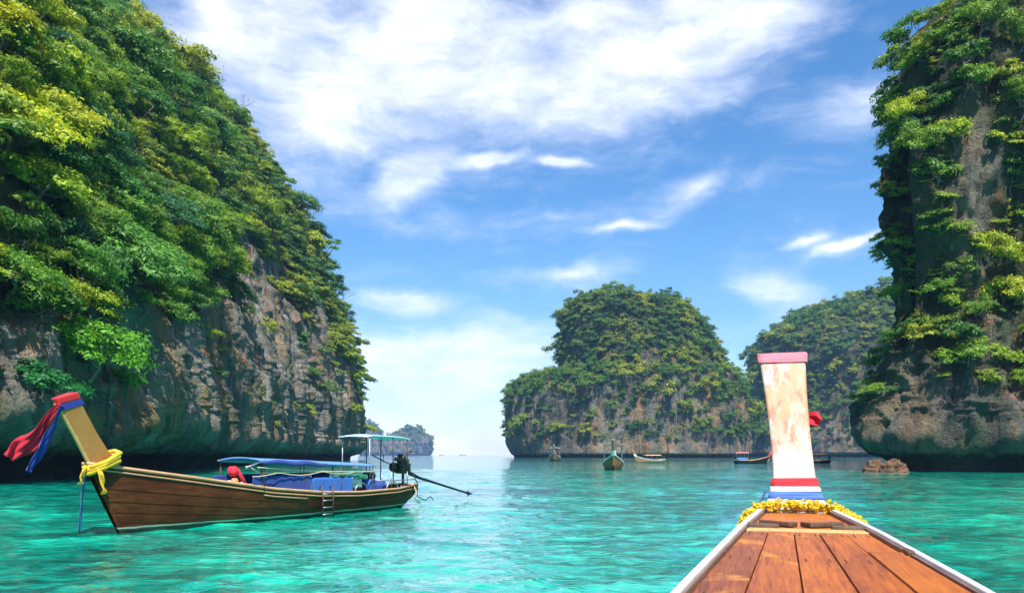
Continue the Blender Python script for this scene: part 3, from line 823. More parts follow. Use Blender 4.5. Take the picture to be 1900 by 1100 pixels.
for nm, lab in (('cliff_left', 'dense undergrowth and small trees filling the left cliff slope'), ('cliff_right', 'dense undergrowth and hanging shrubs filling the right cliff ledges')):
    V, N, veg = TERR[nm]
    w_ = veg + .03 * (V[..., 2] > 8)
    if nm == 'cliff_right': w_ = np.maximum(w_, np.clip(N[..., 2] * 1.8, 0, 1) * (V[..., 2] > 9) * .8)
    P, Nn = sample_surface(V, N, w_ * (V[..., 1] > 25), 9000, rng)
    ok = seen(P + Nn) & (facing(P, Nn) > -.3); P, Nn = P[ok], Nn[ok]
    sc = rng.uniform(.3, .62, len(P)) * np.interp(P[:, 1], [50, 100, 250], [.75, 1, 1.5]) * (1 if nm == 'cliff_left' else .7)
    kp = poisson(P, sc * 1.7, rng); P, Nn, sc = P[kp], Nn[kp], sc[kp]
    rs = rest[nm]
    P = np.concatenate([P - Nn * .25] + [r[0][None] for r in rs]); Nn = np.concatenate([Nn] + [r[1][None] for r in rs]); sc = np.concatenate([sc, [r[2] for r in rs]])
    ix = rng.integers(0, 5, len(P)); vine = (Nn[:, 2] < .35) & (rng.uniform(size=len(P)) < .28); vine[len(P) - len(rs):] = False
    ix = np.where(vine, rng.integers(5, 7, len(P)), ix)
    scatter_group('undergrowth', lab, 'undergrowth', P, rots(Nn, rng, .35) * np.where(vine, .25, 1.0)[:, None], np.where(vine, sc * 1.6, sc), ix, NEAR_TUFT)

for nm, n0, rad, s0, lab in (('island_middle', 14000, 3.7, 1.08, 'forest of small tree crowns covering the middle island'),
                             ('island_right', 16000, 4.6, 1.35, 'forest covering the distant headland'),
                             ('island_far', 900, 7, 2.2, 'woods on top of the small far island'), ('island_far.001', 500, 7, 2.2, 'woods on the small far dome of rock')):
    V, N, veg = TERR[nm]
    led = np.clip(N[..., 2] * 1.6 - .1, 0, 1) * (V[..., 2] > 10)
    P, Nn = sample_surface(V, N, np.maximum(veg ** 1.5, led * .5) + .004 * (V[..., 2] > 12), n0, rng)
    ok = facing(P, Nn) > -.3; P, Nn = P[ok], Nn[ok]
    sc = rng.lognormal(0, .34, len(P)) * s0
    kp = poisson(P, sc * rad, rng); P, Nn, sc = P[kp], Nn[kp], sc[kp]
    scatter_group('forest', lab, 'forest', P - Nn * .8, rots(Nn, rng, .3), sc, rng.integers(0, 5, len(P)), FAR_TUFT)

def dead_mesh(seed):
    rnd = random.Random(seed); mb = MB()
    def grow(p, d, ln, r, depth):
        q = p + d * ln * .5 + Vector((rnd.uniform(-.1, .1), rnd.uniform(-.1, .1), 0)) * ln; e = p + d * ln
        mb.tube([p, q, e], [r, r * .8, r * .55], 5, caps=False)
        if depth:
            for _ in range(3):
                grow(e.lerp(q, rnd.random() * .6), (d + Vector((rnd.uniform(-.9, .9), rnd.uniform(-.9, .9), rnd.uniform(-.2, .6)))).normalized(), ln * rnd.uniform(.55, .75), r * .5, depth - 1)
    grow(Vector((0, 0, -.8)), Vector((.1, 0, 1)).normalized(), 3.2, .11, 3)
    o = mb.build('branches', M['bark'], None, True); me = o.data; bpy.data.objects.remove(o); return me
for k, (px, py, sc, lab) in enumerate(((470, 175, 1.7, 'bare grey tree on the skyline, high on the left cliff'), (605, 395, 1.5, 'bare twiggy tree on the left cliff edge, halfway down'), (640, 560, 1.5, 'bare twiggy tree sticking out over the sea from the left cliff'), (215, 330, 1.0, 'bare grey tree among the green crowns of the left slope'))):
    P, n_ = surf_at('cliff_left', px, py); o = link(bpy.data.objects.new('dead_tree', dead_mesh(70 + k)))
    o.location = P; o.scale = (sc,) * 3; o.rotation_euler = (0, .45, 0); tag(o, lab, 'tree', 'dead trees on the left cliff')

# ------------------------------------------------------------------ boulders by the right cliff
for k, (px, py, dp, sx, lab) in enumerate(((1622, 873, 91.5, 1.0, 'smaller brown boulder standing in the water below the cliff overhang'), (1660, 874, 90.5, 1.3, 'wider brown boulder in the water at the cliff foot, beside the smaller one'))):
    th = np.linspace(0, 2 * np.pi, 48, endpoint=False); ph = np.linspace(-.5, np.pi / 2, 26)
    a, b = np.meshgrid(th, ph)
    V = np.stack([np.cos(a) * np.cos(b) * sx, np.sin(a) * np.cos(b) * sx * .8, np.sin(b) * 1.15], -1)
    V *= (1 + .5 * fbm(V + k * 9, 1.6, 4, 3 + k, ridged=True) + .1 * fbm(V, 6, 2, 9))[..., None]
    p = at(px, py, dp)
    o = link(bpy.data.objects.new('boulder', np_mesh('boulder', V.reshape(-1, 3), grid_faces(26, 48, True), M['rock_wet'], True)))
    o.location = (p.x, p.y, -.05); tag(o, lab, 'boulder', 'boulders at the right cliff foot')

# ------------------------------------------------------------------ boats
def hull_rings(xs, half, gun, keel, rake, inner=1.0, zmin=None, n=9):
    rings = []
    L = xs[-1]
    for x in xs:
        b = half(x) * inner; g = gun(x); kz = keel(x)
        ring = []
        for side in (1, -1):
            pts = []
            for q in range(n):
                t = q / (n - 1) * math.pi / 2
                y = b * math.cos(t) ** .62; z = g + (kz - g) * math.sin(t) ** 1.15
                if zmin is not None: z = max(z, zmin(x))
                rk = rake(x) * (z - 0.0) / max(gun(L), .1)
                pts.append((x + rk, side * y, z))
            ring += pts if side == 1 else pts[::-1][1:]
        rings.append(ring)
    return rings

def ribbon(name, pts, widths, mat, parent=None, wdir=None, wave=0.0, thick=.004, nseg=48, nw=13, seed=0):
    """a strip of cloth along a curve"""
    P = np.array(pts, float); t = np.linspace(0, len(P) - 1, nseg); rnd = random.Random(seed)
    C = np.stack([np.interp(t, np.arange(len(P)), P[:, k]) for k in range(3)], -1)
    for _ in range(3): C[1:-1] = (C[:-2] + C[1:-1] * 2 + C[2:]) / 4
    W = np.interp(t, np.linspace(0, len(P) - 1, len(widths)), widths)
    wd = Vector(wdir or (0, 1, 0)).normalized(); ph = rnd.uniform(0, 6)
    vs_ = []
    for i in range(nseg):
        tg = Vector(C[min(i + 1, nseg - 1)] - C[max(i - 1, 0)]).normalized()
        d = (wd - tg * wd.dot(tg)).normalized(); nn = tg.cross(d)
        for k in range(nw):
            u = k / (nw - 1) - .5
            off = wave * math.sin(u * 9 + i * .33 + ph) * (i / nseg) + wave * .6 * math.sin(i * .21 + ph * 2 + u * 3) + wave * .35 * math.sin(u * 21 + i * .12 + ph)
            vs_.append(Vector(C[i]) + d * W[i] * u + nn * off)
    fs = [(i * nw + k, i * nw + k + 1, (i + 1) * nw + k + 1, (i + 1) * nw + k) for i in range(nseg - 1) for k in range(nw - 1)]
    mb = MB(); mb.add(vs_, fs); o = mb.build(name, mat, parent, True)
    md = o.modifiers.new('thickness', 'SOLIDIFY'); md.thickness = thick
    return o
def to_world(o, root):
    """a thing tied to a boat: its own top-level object at the boat's place"""
    o.location = root.location; o.rotation_euler = root.rotation_euler; o.scale = root.scale
    return o

# ---- the moored longtail boat on the left
B = empty('longtail_boat', (-4.35, 31.6, 0), math.atan2(-.878, -.478))
tag(B, 'dark brown wooden longtail boat moored below the left cliff, tall raked prow', 'boat', 'longtail boats in the bay')
LB = 12.6
gun = lambda x: interp(x, [0, 1.5, 4, 6, 8, 10, 11.6, 12.6], [.78, .68, .66, .74, .93, 1.24, 1.55, 1.76])
half = lambda x: interp(x, [0, .5, 1.5, 4, 7, 9, 10.5, 11.6, 12.3, 12.6], [.35, .62, .85, 1.02, 1.02, .86, .62, .36, .17, .09])
keel = lambda x: interp(x, [0, .6, 2, 9, 12.6], [.15, -.12, -.3, -.35, -.3])
rake = lambda x: interp(x, [0, .8, 3, 10, 12.6], [-.5, 0, 0, .1, .88])
xs = list(np.linspace(0, LB, 46))
MHull, hn, hb = material('hull_painted')
P_ = hn.new('ShaderNodeTexCoord').outputs['Object']; sz = hn.new('ShaderNodeSeparateXYZ'); hn.l.new(P_, sz.inputs[0])
gr = hn.noise(hn.mapping(P_, (.5, 4, 6)), 2.0, 8, .6, .8); pt = hn.noise(P_, 1.3, 6, .62)
hc = hn.ramp(hn.math('ADD', hn.math('MULTIPLY', gr, .5), hn.math('MULTIPLY', pt, .5)), [(.36, (.040, .0105, .003)), (.5, (.085, .023, .006)), (.66, (.145, .046, .014))])
hz = hn.math('ADD', sz.outputs[2], hn.math('MULTIPLY', hn.math('SUBTRACT', pt, .5), .08))
hc = hn.mix(hn.smooth(hz, .10, .07), hc, (.34, .42, .33))
hc = hn.mix(hn.smooth(hz, .055, .03), hc, (.03, .05, .03))
hn.l.new(hc, hb.inputs['Base Color']); hb.inputs['Roughness'].default_value = .55; hb.inputs['Specular IOR Level'].default_value = .2
hn.l.new(hn.bump(hn.math('ADD', gr, hn.math('MULTIPLY', pt, .6)), .5, .012), hb.inputs['Normal'])
mb = MB(); mb.loft(hull_rings(xs, half, gun, keel, rake), closed=False, caps=False)
st = hull_rings([0], half, gun, keel, rake)[0]; mb.add(st, [tuple(range(len(st)))])
mb.build('hull', MHull, B, True)
def strake(side, t0, t1, out):
    rr = []
    for x in np.linspace(.1, LB - .12, 44):
        ring = []
        for o_ in (out, -.01):
            for q in (t0, (t0 + t1) / 2, t1) if o_ == out else (t1, (t0 + t1) / 2, t0):
                t = q * math.pi / 2; b = half(x); g = gun(x); z = g + (keel(x) - g) * math.sin(t) ** 1.15
                ring.append((x + rake(x) * z / gun(LB) + (out * .6 if x > LB - 1 else 0), side * (b * math.cos(t) ** .62 + o_), z))
        rr.append(ring)
    m_ = MB(); m_.loft(rr); return m_
TS = [.10, .23, .35, .46, .57, .68]
for s_ in (1, -1):
    for k in range(5): strake(s_, TS[k] + .006, TS[k + 1] - .006, .010 + .003 * (k % 2)).build('strake', MHull, B)
mb = MB(); dk = lambda x: gun(x) - interp(x, [0, 8, 12.6], [.34, .26, .07])
mb.loft(hull_rings(xs, half, gun, keel, rake, .955, dk), closed=False, caps=False); mb.build('deck', M['dark_wood'], B, False)
def along(side, dz, out, x0=0, x1=LB, n=46, rk=True):
    return [(x + (rake(x) * (gun(x) + dz) / gun(LB) if rk else 0), side * (half(x) + out), gun(x) + dz) for x in np.linspace(x0, x1, n)]
for s_ in (1, -1):
    mb = MB(); mb.tube(along(s_, .02, 0.0), .045, 8); mb.build('gunwale', M['rail_wood'], B, True)
    mb = MB(); mb.tube(along(s_, -.11, .012, .3), .026, 6); mb.build('rub_rail', M['rail_wood'], B, True)
mb = MB(); mb.tube([(x, 1.0 * (half(x) + .006), gun(x) - .22) for x in np.linspace(6.6, 8.4, 10)], .024, 6); mb.build('rub_rail', M['rail_wood'], B, True)
mb = MB(); mb.tube([(0.05 + rake(0) * gun(0) / gun(LB), y, gun(0) + .02) for y in (-.37, 0, .37)], .05, 8); mb.build('stern_rail', M['rail_wood'], B, True)
# prow post: sharp outer edge, flat inner face
rings = []
for z, x, t, wi, wo in ((-.25, 12.28, .42, .10, .05), (.4, 12.6, .46, .14, .055), (1.1, 12.95, .50, .19, .06), (1.55, 13.2, .52, .23, .06), (1.95, 13.42, .42, .20, .06), (2.4, 13.66, .38, .185, .06), (2.9, 13.95, .38, .19, .065), (3.26, 14.18, .41, .20, .07)):
    rings.append([(x + .04, wo, z), (x + .04, -wo, z), (x - t, -wi, z + t * .42 * (z > 1.5)), (x - t, wi, z + t * .42 * (z > 1.5))])
mb = MB(); mb.loft(rings); mb.build('prow_post', M['prow_wood'], B, bevel=.018)
mb = MB(); mb.tube([(r_[0][0] + .005, 0, r_[0][2]) for r_ in rings], .065, 6); mb.build('stem_band', M['pale_wood'], B, True)
# awning over the middle
def arch_sheet(x0, x1, zf, hw, rise, thick=.03, n=14, m=9, sag=0.0):
    vs_ = []
    for i in range(n + 1):
        x = x0 + (x1 - x0) * i / n
        for k in range(m + 1):
            u = k / m * 2 - 1
            vs_.append((x, u * hw, zf(x) + rise * (1 - u * u) - sag * abs(math.sin(i / n * math.pi * 4))))
    fs = [(i * (m + 1) + k, i * (m + 1) + k + 1, (i + 1) * (m + 1) + k + 1, (i + 1) * (m + 1) + k) for i in range(n) for k in range(m)]
    mb = MB(); mb.add(vs_, fs); return mb, thick
def sheet(name, mat, parent, *a, **k):
    mb, th = arch_sheet(*a, **k); o = mb.build(name, mat, parent, True)
    md = o.modifiers.new('thickness', 'SOLIDIFY'); md.thickness = th; return o
zr = lambda x: interp(x, [3.0, 8.6], [1.60, 1.83])
sheet('awning', M['tarp_light'], B, 3.0, 8.5, zr, .98, .10, .05, sag=.012)
mb = MB(); mb.tube([(x, .99, zr(x) - .05 + .02 * math.sin(x * 5)) for x in np.linspace(5.6, 8.6, 24)], [.02 + .075 * math.sin(math.pi * min(1, max(0, (x - 5.5) / 3.2))) ** .6 for x in np.linspace(5.6, 8.6, 24)], 10); mb.build('rolled_side_curtain', M['tarp_blue'], B, True)
mb = MB(); mb.tube([(x, .98, zr(x) - .22 - .05 * math.sin(math.pi * (x - 3) / 5.6)) for x in np.linspace(3.1, 8.7, 20)], .018, 6); mb.build('awning_rope', M['rope'], B, True)
mb = MB(); mb.tube([(x, .99, 1.44 - .1 * abs(math.sin(x * 1.6))) for x in np.linspace(4.2, 8.9, 30)], .016, 6); mb.build('awning_rope', M['rope'], B, True)
for x in (3.2, 4.9, 6.7, 8.4):
    for s_ in (1, -1):
        mb = MB(); mb.tube([(x, s_ * .93, gun(x) - .2), (x, s_ * .95, zr(x) + .02)], .022, 6); mb.build('awning_post', M['metal_rust'], B, True)
mb = MB(); mb.tube([(8.35, .95, zr(8.3)), (8.9, .9, 1.66), (9.0, .88, 1.62)], .03, 6); mb.ball((9.02, .88, 1.62), .06); mb.tube([(8.9, .9, 1.62), (8.3, .95, 1.3)], .015, 5); mb.build('awning_strut', M['metal_grey'], B, True)
def side_panel(x0, x1, z0, z1, mat, y, name='side_curtain', sd_=0):
    n, m = 24, 6; vs_ = []
    for i in range(n + 1):
        x = x0 + (x1 - x0) * i / n
        for k in range(m + 1):
            t = k / m; vs_.append((x, y * half(min(x, 8.5)) + .02 * math.sin(x * 7 + sd_) * (1 - t) + .012 * math.sin(x * 17 + t * 4), z0(x) + (z1(x) - z0(x)) * t))
    fs = [(i * (m + 1) + k, i * (m + 1) + k + 1, (i + 1) * (m + 1) + k + 1, (i + 1) * (m + 1) + k) for i in range(n) for k in range(m)]
    mb = MB(); mb.add(vs_, fs); o = mb.build(name, mat, B, True); md = o.modifiers.new('thickness', 'SOLIDIFY'); md.thickness = .012
side_panel(6.35, 8.75, lambda x: gun(x) - .05, lambda x: 1.36, M['tarp_blue'], .93)
side_panel(4.3, 6.33, lambda x: gun(x) - .05, lambda x: 1.24 + .0 * x, M['tarp_mid'], .935, sd_=2)
side_panel(3.4, 5.0, lambda x: 1.12, lambda x: 1.32 + .03 * math.sin(x * 3), M['tarp_green'], .88, sd_=4)
side_panel(3.4, 8.75, lambda x: gun(x) - .05, lambda x: 1.36, M['tarp_blue'], -.93, sd_=1)
# stern canopy
sheet('stern_canopy', M['pale_blue'], B, .5, 3.2, lambda x: interp(x, [.5, 1, 2.8, 3.2], [2.60, 2.68, 2.72, 2.66]), .68, .04, .035)
for x in (.7, 1.6, 3.0):
    for s_ in (1, -1):
        mb = MB(); mb.tube([(x, s_ * .66, gun(x) - .1), (x, s_ * .64, 2.69)], .024, 6); mb.build('canopy_post', M['metal_grey'] if x > 2 else M['metal_dark'], B, True)
mb = MB(); mb.tube([(.3, .74, 1.02), (1.8, .82, 1.02), (2.9, .9, 1.05)], .02, 6); mb.build('stern_handrail', M['metal_grey'], B, True)
for x in (.9, 1.9, 2.5):
    mb = MB(); mb.tube([(x, .8, gun(x) - .05), (x, .8, 1.35)], .014, 5); mb.build('rail_post', M['metal_grey'], B, True)
# engine on its pivot, tail shaft and tiller
E = empty('engine', (0.0, 0, 0)); E.parent = B
mb = MB(); mb.box((.15, 0, 1.46), (.62, .42, .38)); mb.box((.1, 0, 1.72), (.46, .30, .2)); mb.box((.3, .2, 1.5), (.3, .12, .26)); mb.build('engine_block', M['metal_green'], E, bevel=.03)
mb = MB(); mb.tube([(.5, -.12, 1.5), (.6, -.12, 1.5), (.62, -.12, 1.5)], .19, 14); mb.build('flywheel', M['metal_dark'], E, True)
mb = MB(); mb.tube([(.1, .1, 1.8), (.12, .12, 1.98), (-.05, .16, 2.12), (-.25, .18, 2.14)], .045, 8); mb.build('exhaust_pipe', M['metal_rust'], E, True)
mb = MB(); mb.tube([(.28, 0, 1.8), (.28, 0, 1.9), (.28, 0, 1.91), (.28, 0, 2.02)], [.05, .05, .11, .11], 12); mb.build('air_filter', M['metal_dark'], E, True)
mb = MB(); mb.box((.34, -.02, 1.82), (.22, .34, .16)); mb.build('fuel_tank', M['metal_rust'], E, bevel=.03)
for y in (-.14, -.02, .1):
    mb = MB(); mb.tube([(.0, y, 1.66), (-.14, y + .03, 1.6), (-.18, y + .03, 1.4)], .025, 6); mb.build('pipe', M['metal_dark'], E, True)
mb = MB(); mb.tube([(.1, 0, gun(0) - .1), (.1, 0, 1.3)], .06, 8); mb.box((.1, 0, 1.27), (.5, .34, .06)); mb.build('pivot_mount', M['metal_rust'], B, bevel=.01)
mb = MB(); mb.tube([(-.15, 0, 1.32), (-.5, 0, 1.2), (-1.0, 0, 1.04), (-4.9, .0, .22)], [.085, .085, .06, .045], 10); mb.build('tail_shaft', M['metal_dark'], B, True)
mb = MB(); mb.tube([(-4.75, 0, .25), (-5.0, 0, .2)], .06, 8)
for q in range(3):
    a = q * 2.094; mb.box((-4.96, .09 * math.cos(a), .21 + .09 * math.sin(a)), (.02, .13, .07), Matrix.Rotation(a, 3, 'X') @ Matrix.Rotation(.5, 3, 'Y'))
mb.build('propeller', M['metal_dark'], B)
mb = MB(); mb.tube([(.5, -.05, 1.52), (1.4, .1, 1.72), (2.4, .28, 1.98)], .022, 6); mb.tube([(1.5, .12, 1.70), (1.5, .12, 2.0)], .015, 5); mb.build('tiller', M['metal_dark'], B, True)
# ropes at the stern
for k, pts in enumerate([[(-.1, .3, .75), (-.35, .34, .5), (-.25, .36, .2), (-.55, .4, .06)], [(-.2, .25, 1.25), (-.5, .3, .8), (-.45, .3, .3), (-.95, .35, .12), (-1.4, .3, .25), (-1.6, .3, .12)], [(0, .45, .8), (-.15, .5, .45), (.1, .55, .2), (-.3, .55, .02)]]):
    mb = MB(); mb.tube(pts, .022, 6); mb.build('stern_rope', M['rope'] if k != 1 else M['rubber'], B, True)
# boarding ladder on the side
lx = 5.75
LD = empty('boarding_ladder'); LD.parent = B
for dx in (-.25, .25):
    mb = MB(); mb.tube([(lx + dx, .96, gun(lx) + .18), (lx + dx, 1.08, gun(lx) + .22), (lx + dx, 1.12, gun(lx) - .1), (lx + dx, 1.10, -.12)], .022, 7); mb.build('ladder_rail', M['metal_rust'], LD, True)
for z in (.02, .25, .48, .7):
    mb = MB(); mb.tube([(lx - .25, 1.11, z), (lx + .25, 1.11, z)], .02, 6); mb.build('rung', M['metal_grey'], LD, True)

# things carried by or tied to the moored boat
def thing_on(root, name, mb_or_obj, mat, label, cat, smooth=True, group=None):
    o = mb_or_obj.build(name, mat, None, smooth) if isinstance(mb_or_obj, MB) else mb_or_obj
    to_world(o, root); tag(o, label, cat, group); return o
mb = MB(); mb.tube([(3.05, .62, gun(3) - .2), (3.05, .62, gun(3) + .05), (3.05, .62, gun(3) + .16), (3.05, .62, gun(3) + .42), (3.05, .62, gun(3) + .45)], [.22, .245, .23, .245, .2], 16)
thing_on(B, 'drum', mb, M['drum_blue'], 'blue plastic drum near the stern of the moored boat', 'drum')
mb = MB(); mb.tube([(2.3, .50, gun(2.3) - .2), (2.3, .50, gun(2.3) + .1), (2.3, .50, gun(2.3) + .36)], [.27, .29, .26], 16)
thing_on(B, 'tub', mb, M['tarp_blue'], 'low dark blue tub under the stern canopy', 'tub')
mb = MB(); mb.ball((2.75, .4, gun(2.7) + .52), .25, 12, 8, (1.1, 1, .85), .08)
thing_on(B, 'bundle', mb, M['rubber'], 'black cloth bundle above the blue drum at the stern', 'bundle')
for k, (x, lab) in enumerate(((3.75, 'thin metal hoop standing next to the blue drum'), (1.95, 'thin metal hoop leaning by the dark blue tub'))):
    mb = MB(); mb.tube([(x + .36 * math.cos(a), .88, gun(x) - .02 + .34 * math.sin(a)) for a in np.linspace(0, math.pi, 16)], .022, 6)
    thing_on(B, 'hoop', mb, M['metal_grey'], lab, 'hoop', group='metal hoops on the moored boat')
g9 = gun(9.1)
mb = MB(); mb.ball((9.15, .45, g9 + .40), .17, 10, 7, (1, 1, .95), .12); mb.tube([(9.05, .5, g9 + .45), (8.95, .55, g9 + .25), (8.8, .6, g9 - .05)], [.07, .06, .08], 8)
thing_on(B, 'bundle', mb, M['pink_red'], 'red cloth bundle on the fore deck just ahead of the awning', 'bundle')
mb = MB(); mb.tube([(9.25, .62, g9 - .05), (9.25, .62, g9 + .12), (9.25, .62, g9 + .2)], [.12, .12, .07], 12)
thing_on(B, 'jug', mb, M['orange'], 'orange plastic jug below the red bundle', 'jug')
mb = MB()
for q in range(5): mb.ball((9.5 - q * .22, .6 + random.uniform(-.06, .06), gun(9.5 - q * .22) + .02), random.uniform(.09, .14), 8, 6, (1.2, 1, .7), .15)
thing_on(B, 'rope_heap', mb, M['white_cloth'], 'heap of white rope lying round the orange jug', 'rope')
# cloth on the prow
mb = MB(); mb.loft([[(x + .06, .09, z), (x + .06, -.09, z), (x - .44, -.22, z + .184), (x - .44, .22, z + .184)] for z, x in ((3.22, 14.15), (3.30, 14.21), (3.37, 14.24))])
o = mb.build('prow_wrap', M['red_cloth'], None); o.modifiers.new('bevel', 'BEVEL').width = .02
thing_on(B, 'prow_wrap', o, None, 'red cloth wrapped round the tip of the moored boat prow', 'sash')
mb = MB(); mb.loft([[(x + .06, .088, z), (x + .06, -.088, z), (x - .438, -.217, z + .183), (x - .438, .217, z + .183)] for z, x in ((3.08, 14.06), (3.14, 14.10), (3.21, 14.14))])
thing_on(B, 'prow_wrap', mb, M['blue_cloth'], 'dark blue cloth wrapped just below the red one on the prow tip', 'sash', False)
W = lambda *p: [B.matrix_world @ Vector(q) for q in p]
o = ribbon('ribbon', [(14.2, .1, 3.25), (14.34, -.06, 2.95), (14.47, -.2, 2.62), (14.62, -.34, 2.34), (14.8, -.5, 2.14), (14.98, -.66, 1.92)], [.10, .18, .28, .38, .46, .26], M['pink_red'], None, (.25, .3, 1), .07, seed=2)
thing_on(B, 'ribbon', o, None, 'long pinkish red ribbon blowing from the tip of the moored boat prow', 'ribbon')
o = ribbon('ribbon', [(14.15, .14, 3.2), (14.25, .04, 2.85), (14.36, -.04, 2.5), (14.47, -.14, 2.15), (14.58, -.26, 1.85), (14.68, -.38, 1.6)], [.10, .18, .24, .26, .22, .16], M['blue_cloth'], None, (.3, .4, .8), .05, seed=5)
thing_on(B, 'ribbon', o, None, 'long dark blue ribbon hanging below the red one from the prow tip', 'ribbon')
# yellow scarf knotted round the foot of the prow post
mb = MB()
ringp = [(13.42, .12, 1.62), (13.5, 0, 1.60), (13.42, -.12, 1.62), (13.1, -.26, 1.76), (12.78, -.32, 1.95), (12.66, 0, 2.03), (12.78, .32, 1.95), (13.1, .27, 1.76), (13.42, .12, 1.62)]
for k in range(3): mb.tube([(p[0] + .02 * math.sin(k * 2 + i), p[1] * (1.05 + .05 * k), p[2] - .10 + .085 * k + .02 * math.sin(i * 2 + k)) for i, p in enumerate(ringp)], .065, 8)
thing_on(B, 'scarf', mb, M['yellow_cloth'], 'yellow scarf knotted round the foot of the moored boat prow', 'scarf')
o = ribbon('garland', [(13.3, .26, 1.66), (13.28, .34, 1.5), (13.24, .35, 1.3), (13.22, .35, 1.12), (13.2, .35, 1.0)], [.16, .15, .13, .12, .16], M['yellow_cloth'], None, (1, .3, 0), .03, seed=3)
thing_on(B, 'garland', o, None, 'yellow garland tail hanging from the scarf against the hull', 'garland')
o = ribbon('garland', [(13.5, .1, 1.66), (13.62, .12, 1.5), (13.66, .12, 1.36), (13.68, .12, 1.25)], [.12, .14, .12, .14], M['yellow_cloth'], None, (1, .5, 0), .03, seed=4)
thing_on(B, 'garland', o, None, 'short yellow garland tail at the outer edge of the prow', 'garland')
o = ribbon('strap', [(13.52, .1, 1.62), (13.58, .1, 1.3), (13.62, .1, .9), (13.66, .1, .5), (13.7, .1, .08)], [.10, .13, .14, .13, .13], M['strap_blue'], None, (1, .7, 0), .015, seed=6)
thing_on(B, 'ribbon', o, None, 'narrow teal blue ribbon hanging from the prow almost to the water', 'ribbon')

# ---- the boat the photograph is taken from
FB = empty('longtail_boat', (2.545, 7.0, 0), math.atan2(.954, .299))
tag(FB, 'varnished orange-brown longtail bow with a tall white prow, under the viewer', 'boat', 'longtail boats in the bay')
fw = lambda x: interp(x, [-11, -9, -7, -5, -3.5, -2, -1, 0, .35], [.6, .78, .84, .79, .63, .468, .362, .256, .2])
fd = lambda x: interp(x, [-11, -9, -5, -3.5, -1.5, 0], [1.10, 1.12, 1.25, 1.345, 1.445, 1.483])
fg = lambda x: fd(x) + .030
fk = lambda x: interp(x, [-11, -9, 0, .35], [.1, -.3, -.3, -.2])
xs = list(np.linspace(-11, .3, 40))
mb = MB(); rg = []
for x in xs:
    b = fw(x) + .05; ring = []
    for side in (1, -1):
        pts = []
        for q in range(9):
            t = q / 8 * math.pi / 2; pts.append((x + (.35 if x > -2 else 0) * max(0, (x + 2) / 2.3) * (fg(x) - .02 + (fk(x) - fg(x)) * math.sin(t) ** 1.15 - 1.5) , side * b * math.cos(t) ** .6, fg(x) - .02 + (fk(x) - fg(x)) * math.sin(t) ** 1.15))
        ring += pts if side == 1 else pts[::-1][1:]
    rg.append(ring)
mb.loft(rg, closed=False, caps=False); mb.add(rg[0], [tuple(range(len(rg[0])))]); mb.build('hull', M['hull_wood'], FB, True)
def strip(y0f, y1f, x0, x1, z0f, z1f, n=24):
    """solid plank between two lateral curves"""
    rr = []
    for x in np.linspace(x0, x1, n):
        rr.append([(x, y0f(x), z1f(x)), (x, y1f(x), z1f(x)), (x, y1f(x), z0f(x)), (x, y0f(x), z0f(x))])
    mb = MB(); mb.loft(rr); return mb
for s_ in (1, -1):
    mb = strip(lambda x: s_ * (fw(x) + .022), lambda x: s_ * (fw(x) + .056), -11, .28, lambda x: fg(x) - .07, lambda x: fg(x) + .012); mb.build('gunwale', M['white_paint'], FB, bevel=.008)
    mb = strip(lambda x: s_ * (fw(x) + .002), lambda x: s_ * (fw(x) + .02), -11, .0, lambda x: fd(x) - .02, lambda x: fg(x) - .004); mb.build('inner_ledge', M['ledge_wood'], FB, bevel=.006)
fr = [-1.0, -.61, -.2, .2, .61, 1.0]
inn = lambda x: fw(x)
for k in range(5):
    gapv = .004
    a, b = fr[k], fr[k + 1]
    dz = [.0, .004, .0, .006, .001][k]
    mb = strip(lambda x: inn(x) * a + gapv, lambda x: inn(x) * b - gapv, -8.8, -1.52, lambda x: fd(x) - .03, lambda x: fd(x) + dz)
    mb.build('plank', M['deck_orange'] if k in (0,) else M['deck_wood'], FB, bevel=.004)
mb = strip(lambda x: inn(x) * -.61 + 0, lambda x: inn(x) * -.99, -8.8, -2.3, lambda x: fd(x) - .01, lambda x: fd(x) + .014); mb.build('plank', M['deck_orange'], FB, bevel=.004)
mb = strip(lambda x: -inn(x), lambda x: inn(x), -8.8, -.0, lambda x: fd(x) - .06, lambda x: fd(x) - .034); mb.build('deck_underlay', M['dark_wood'], FB)
mb = strip(lambda x: -inn(x) + .004, lambda x: inn(x) - .004, -1.36, .02, lambda x: fd(x) - .03, lambda x: fd(x) - .004); mb.build('bow_panel', M['deck_orange'], FB, bevel=.004)
mb = strip(lambda x: -inn(x) + .004, lambda x: inn(x) - .004, -1.51, -1.37, lambda x: fd(x) - .02, lambda x: fd(x) + .012); mb.build('crossbeam', M['pale_wood'], FB, bevel=.006)
def carved(pts, wd, ht):
    rr = []
    for (x, y), wv in zip(pts, wd):
        rr.append([(x - wv, y, fd(x) + .0), (x + wv, y, fd(x) + .0), (x + wv * .8, y, fd(x) + ht), (x - wv * .8, y, fd(x) + ht)])
    mb = MB(); mb.loft(rr); return mb
carved([(-1.30, .40), (-1.31, .33), (-1.33, .25), (-1.36, .18)], [.05, .055, .05, .03], .04).build('carved_cleat', M['dark_wood'], FB, bevel=.008)
carved([(-1.34, -.18), (-1.34, -.26), (-1.33, -.34), (-1.32, -.40)], [.03, .05, .055, .05], .04).build('carved_cleat', M['dark_wood'], FB, bevel=.008)
carved([(-1.02, .32), (-1.04, .26), (-1.10, .18), (-1.16, .1), (-1.12, .04)], [.02, .04, .04, .05, .02], .035).build('carved_cleat', M['dark_wood'], FB, bevel=.008)
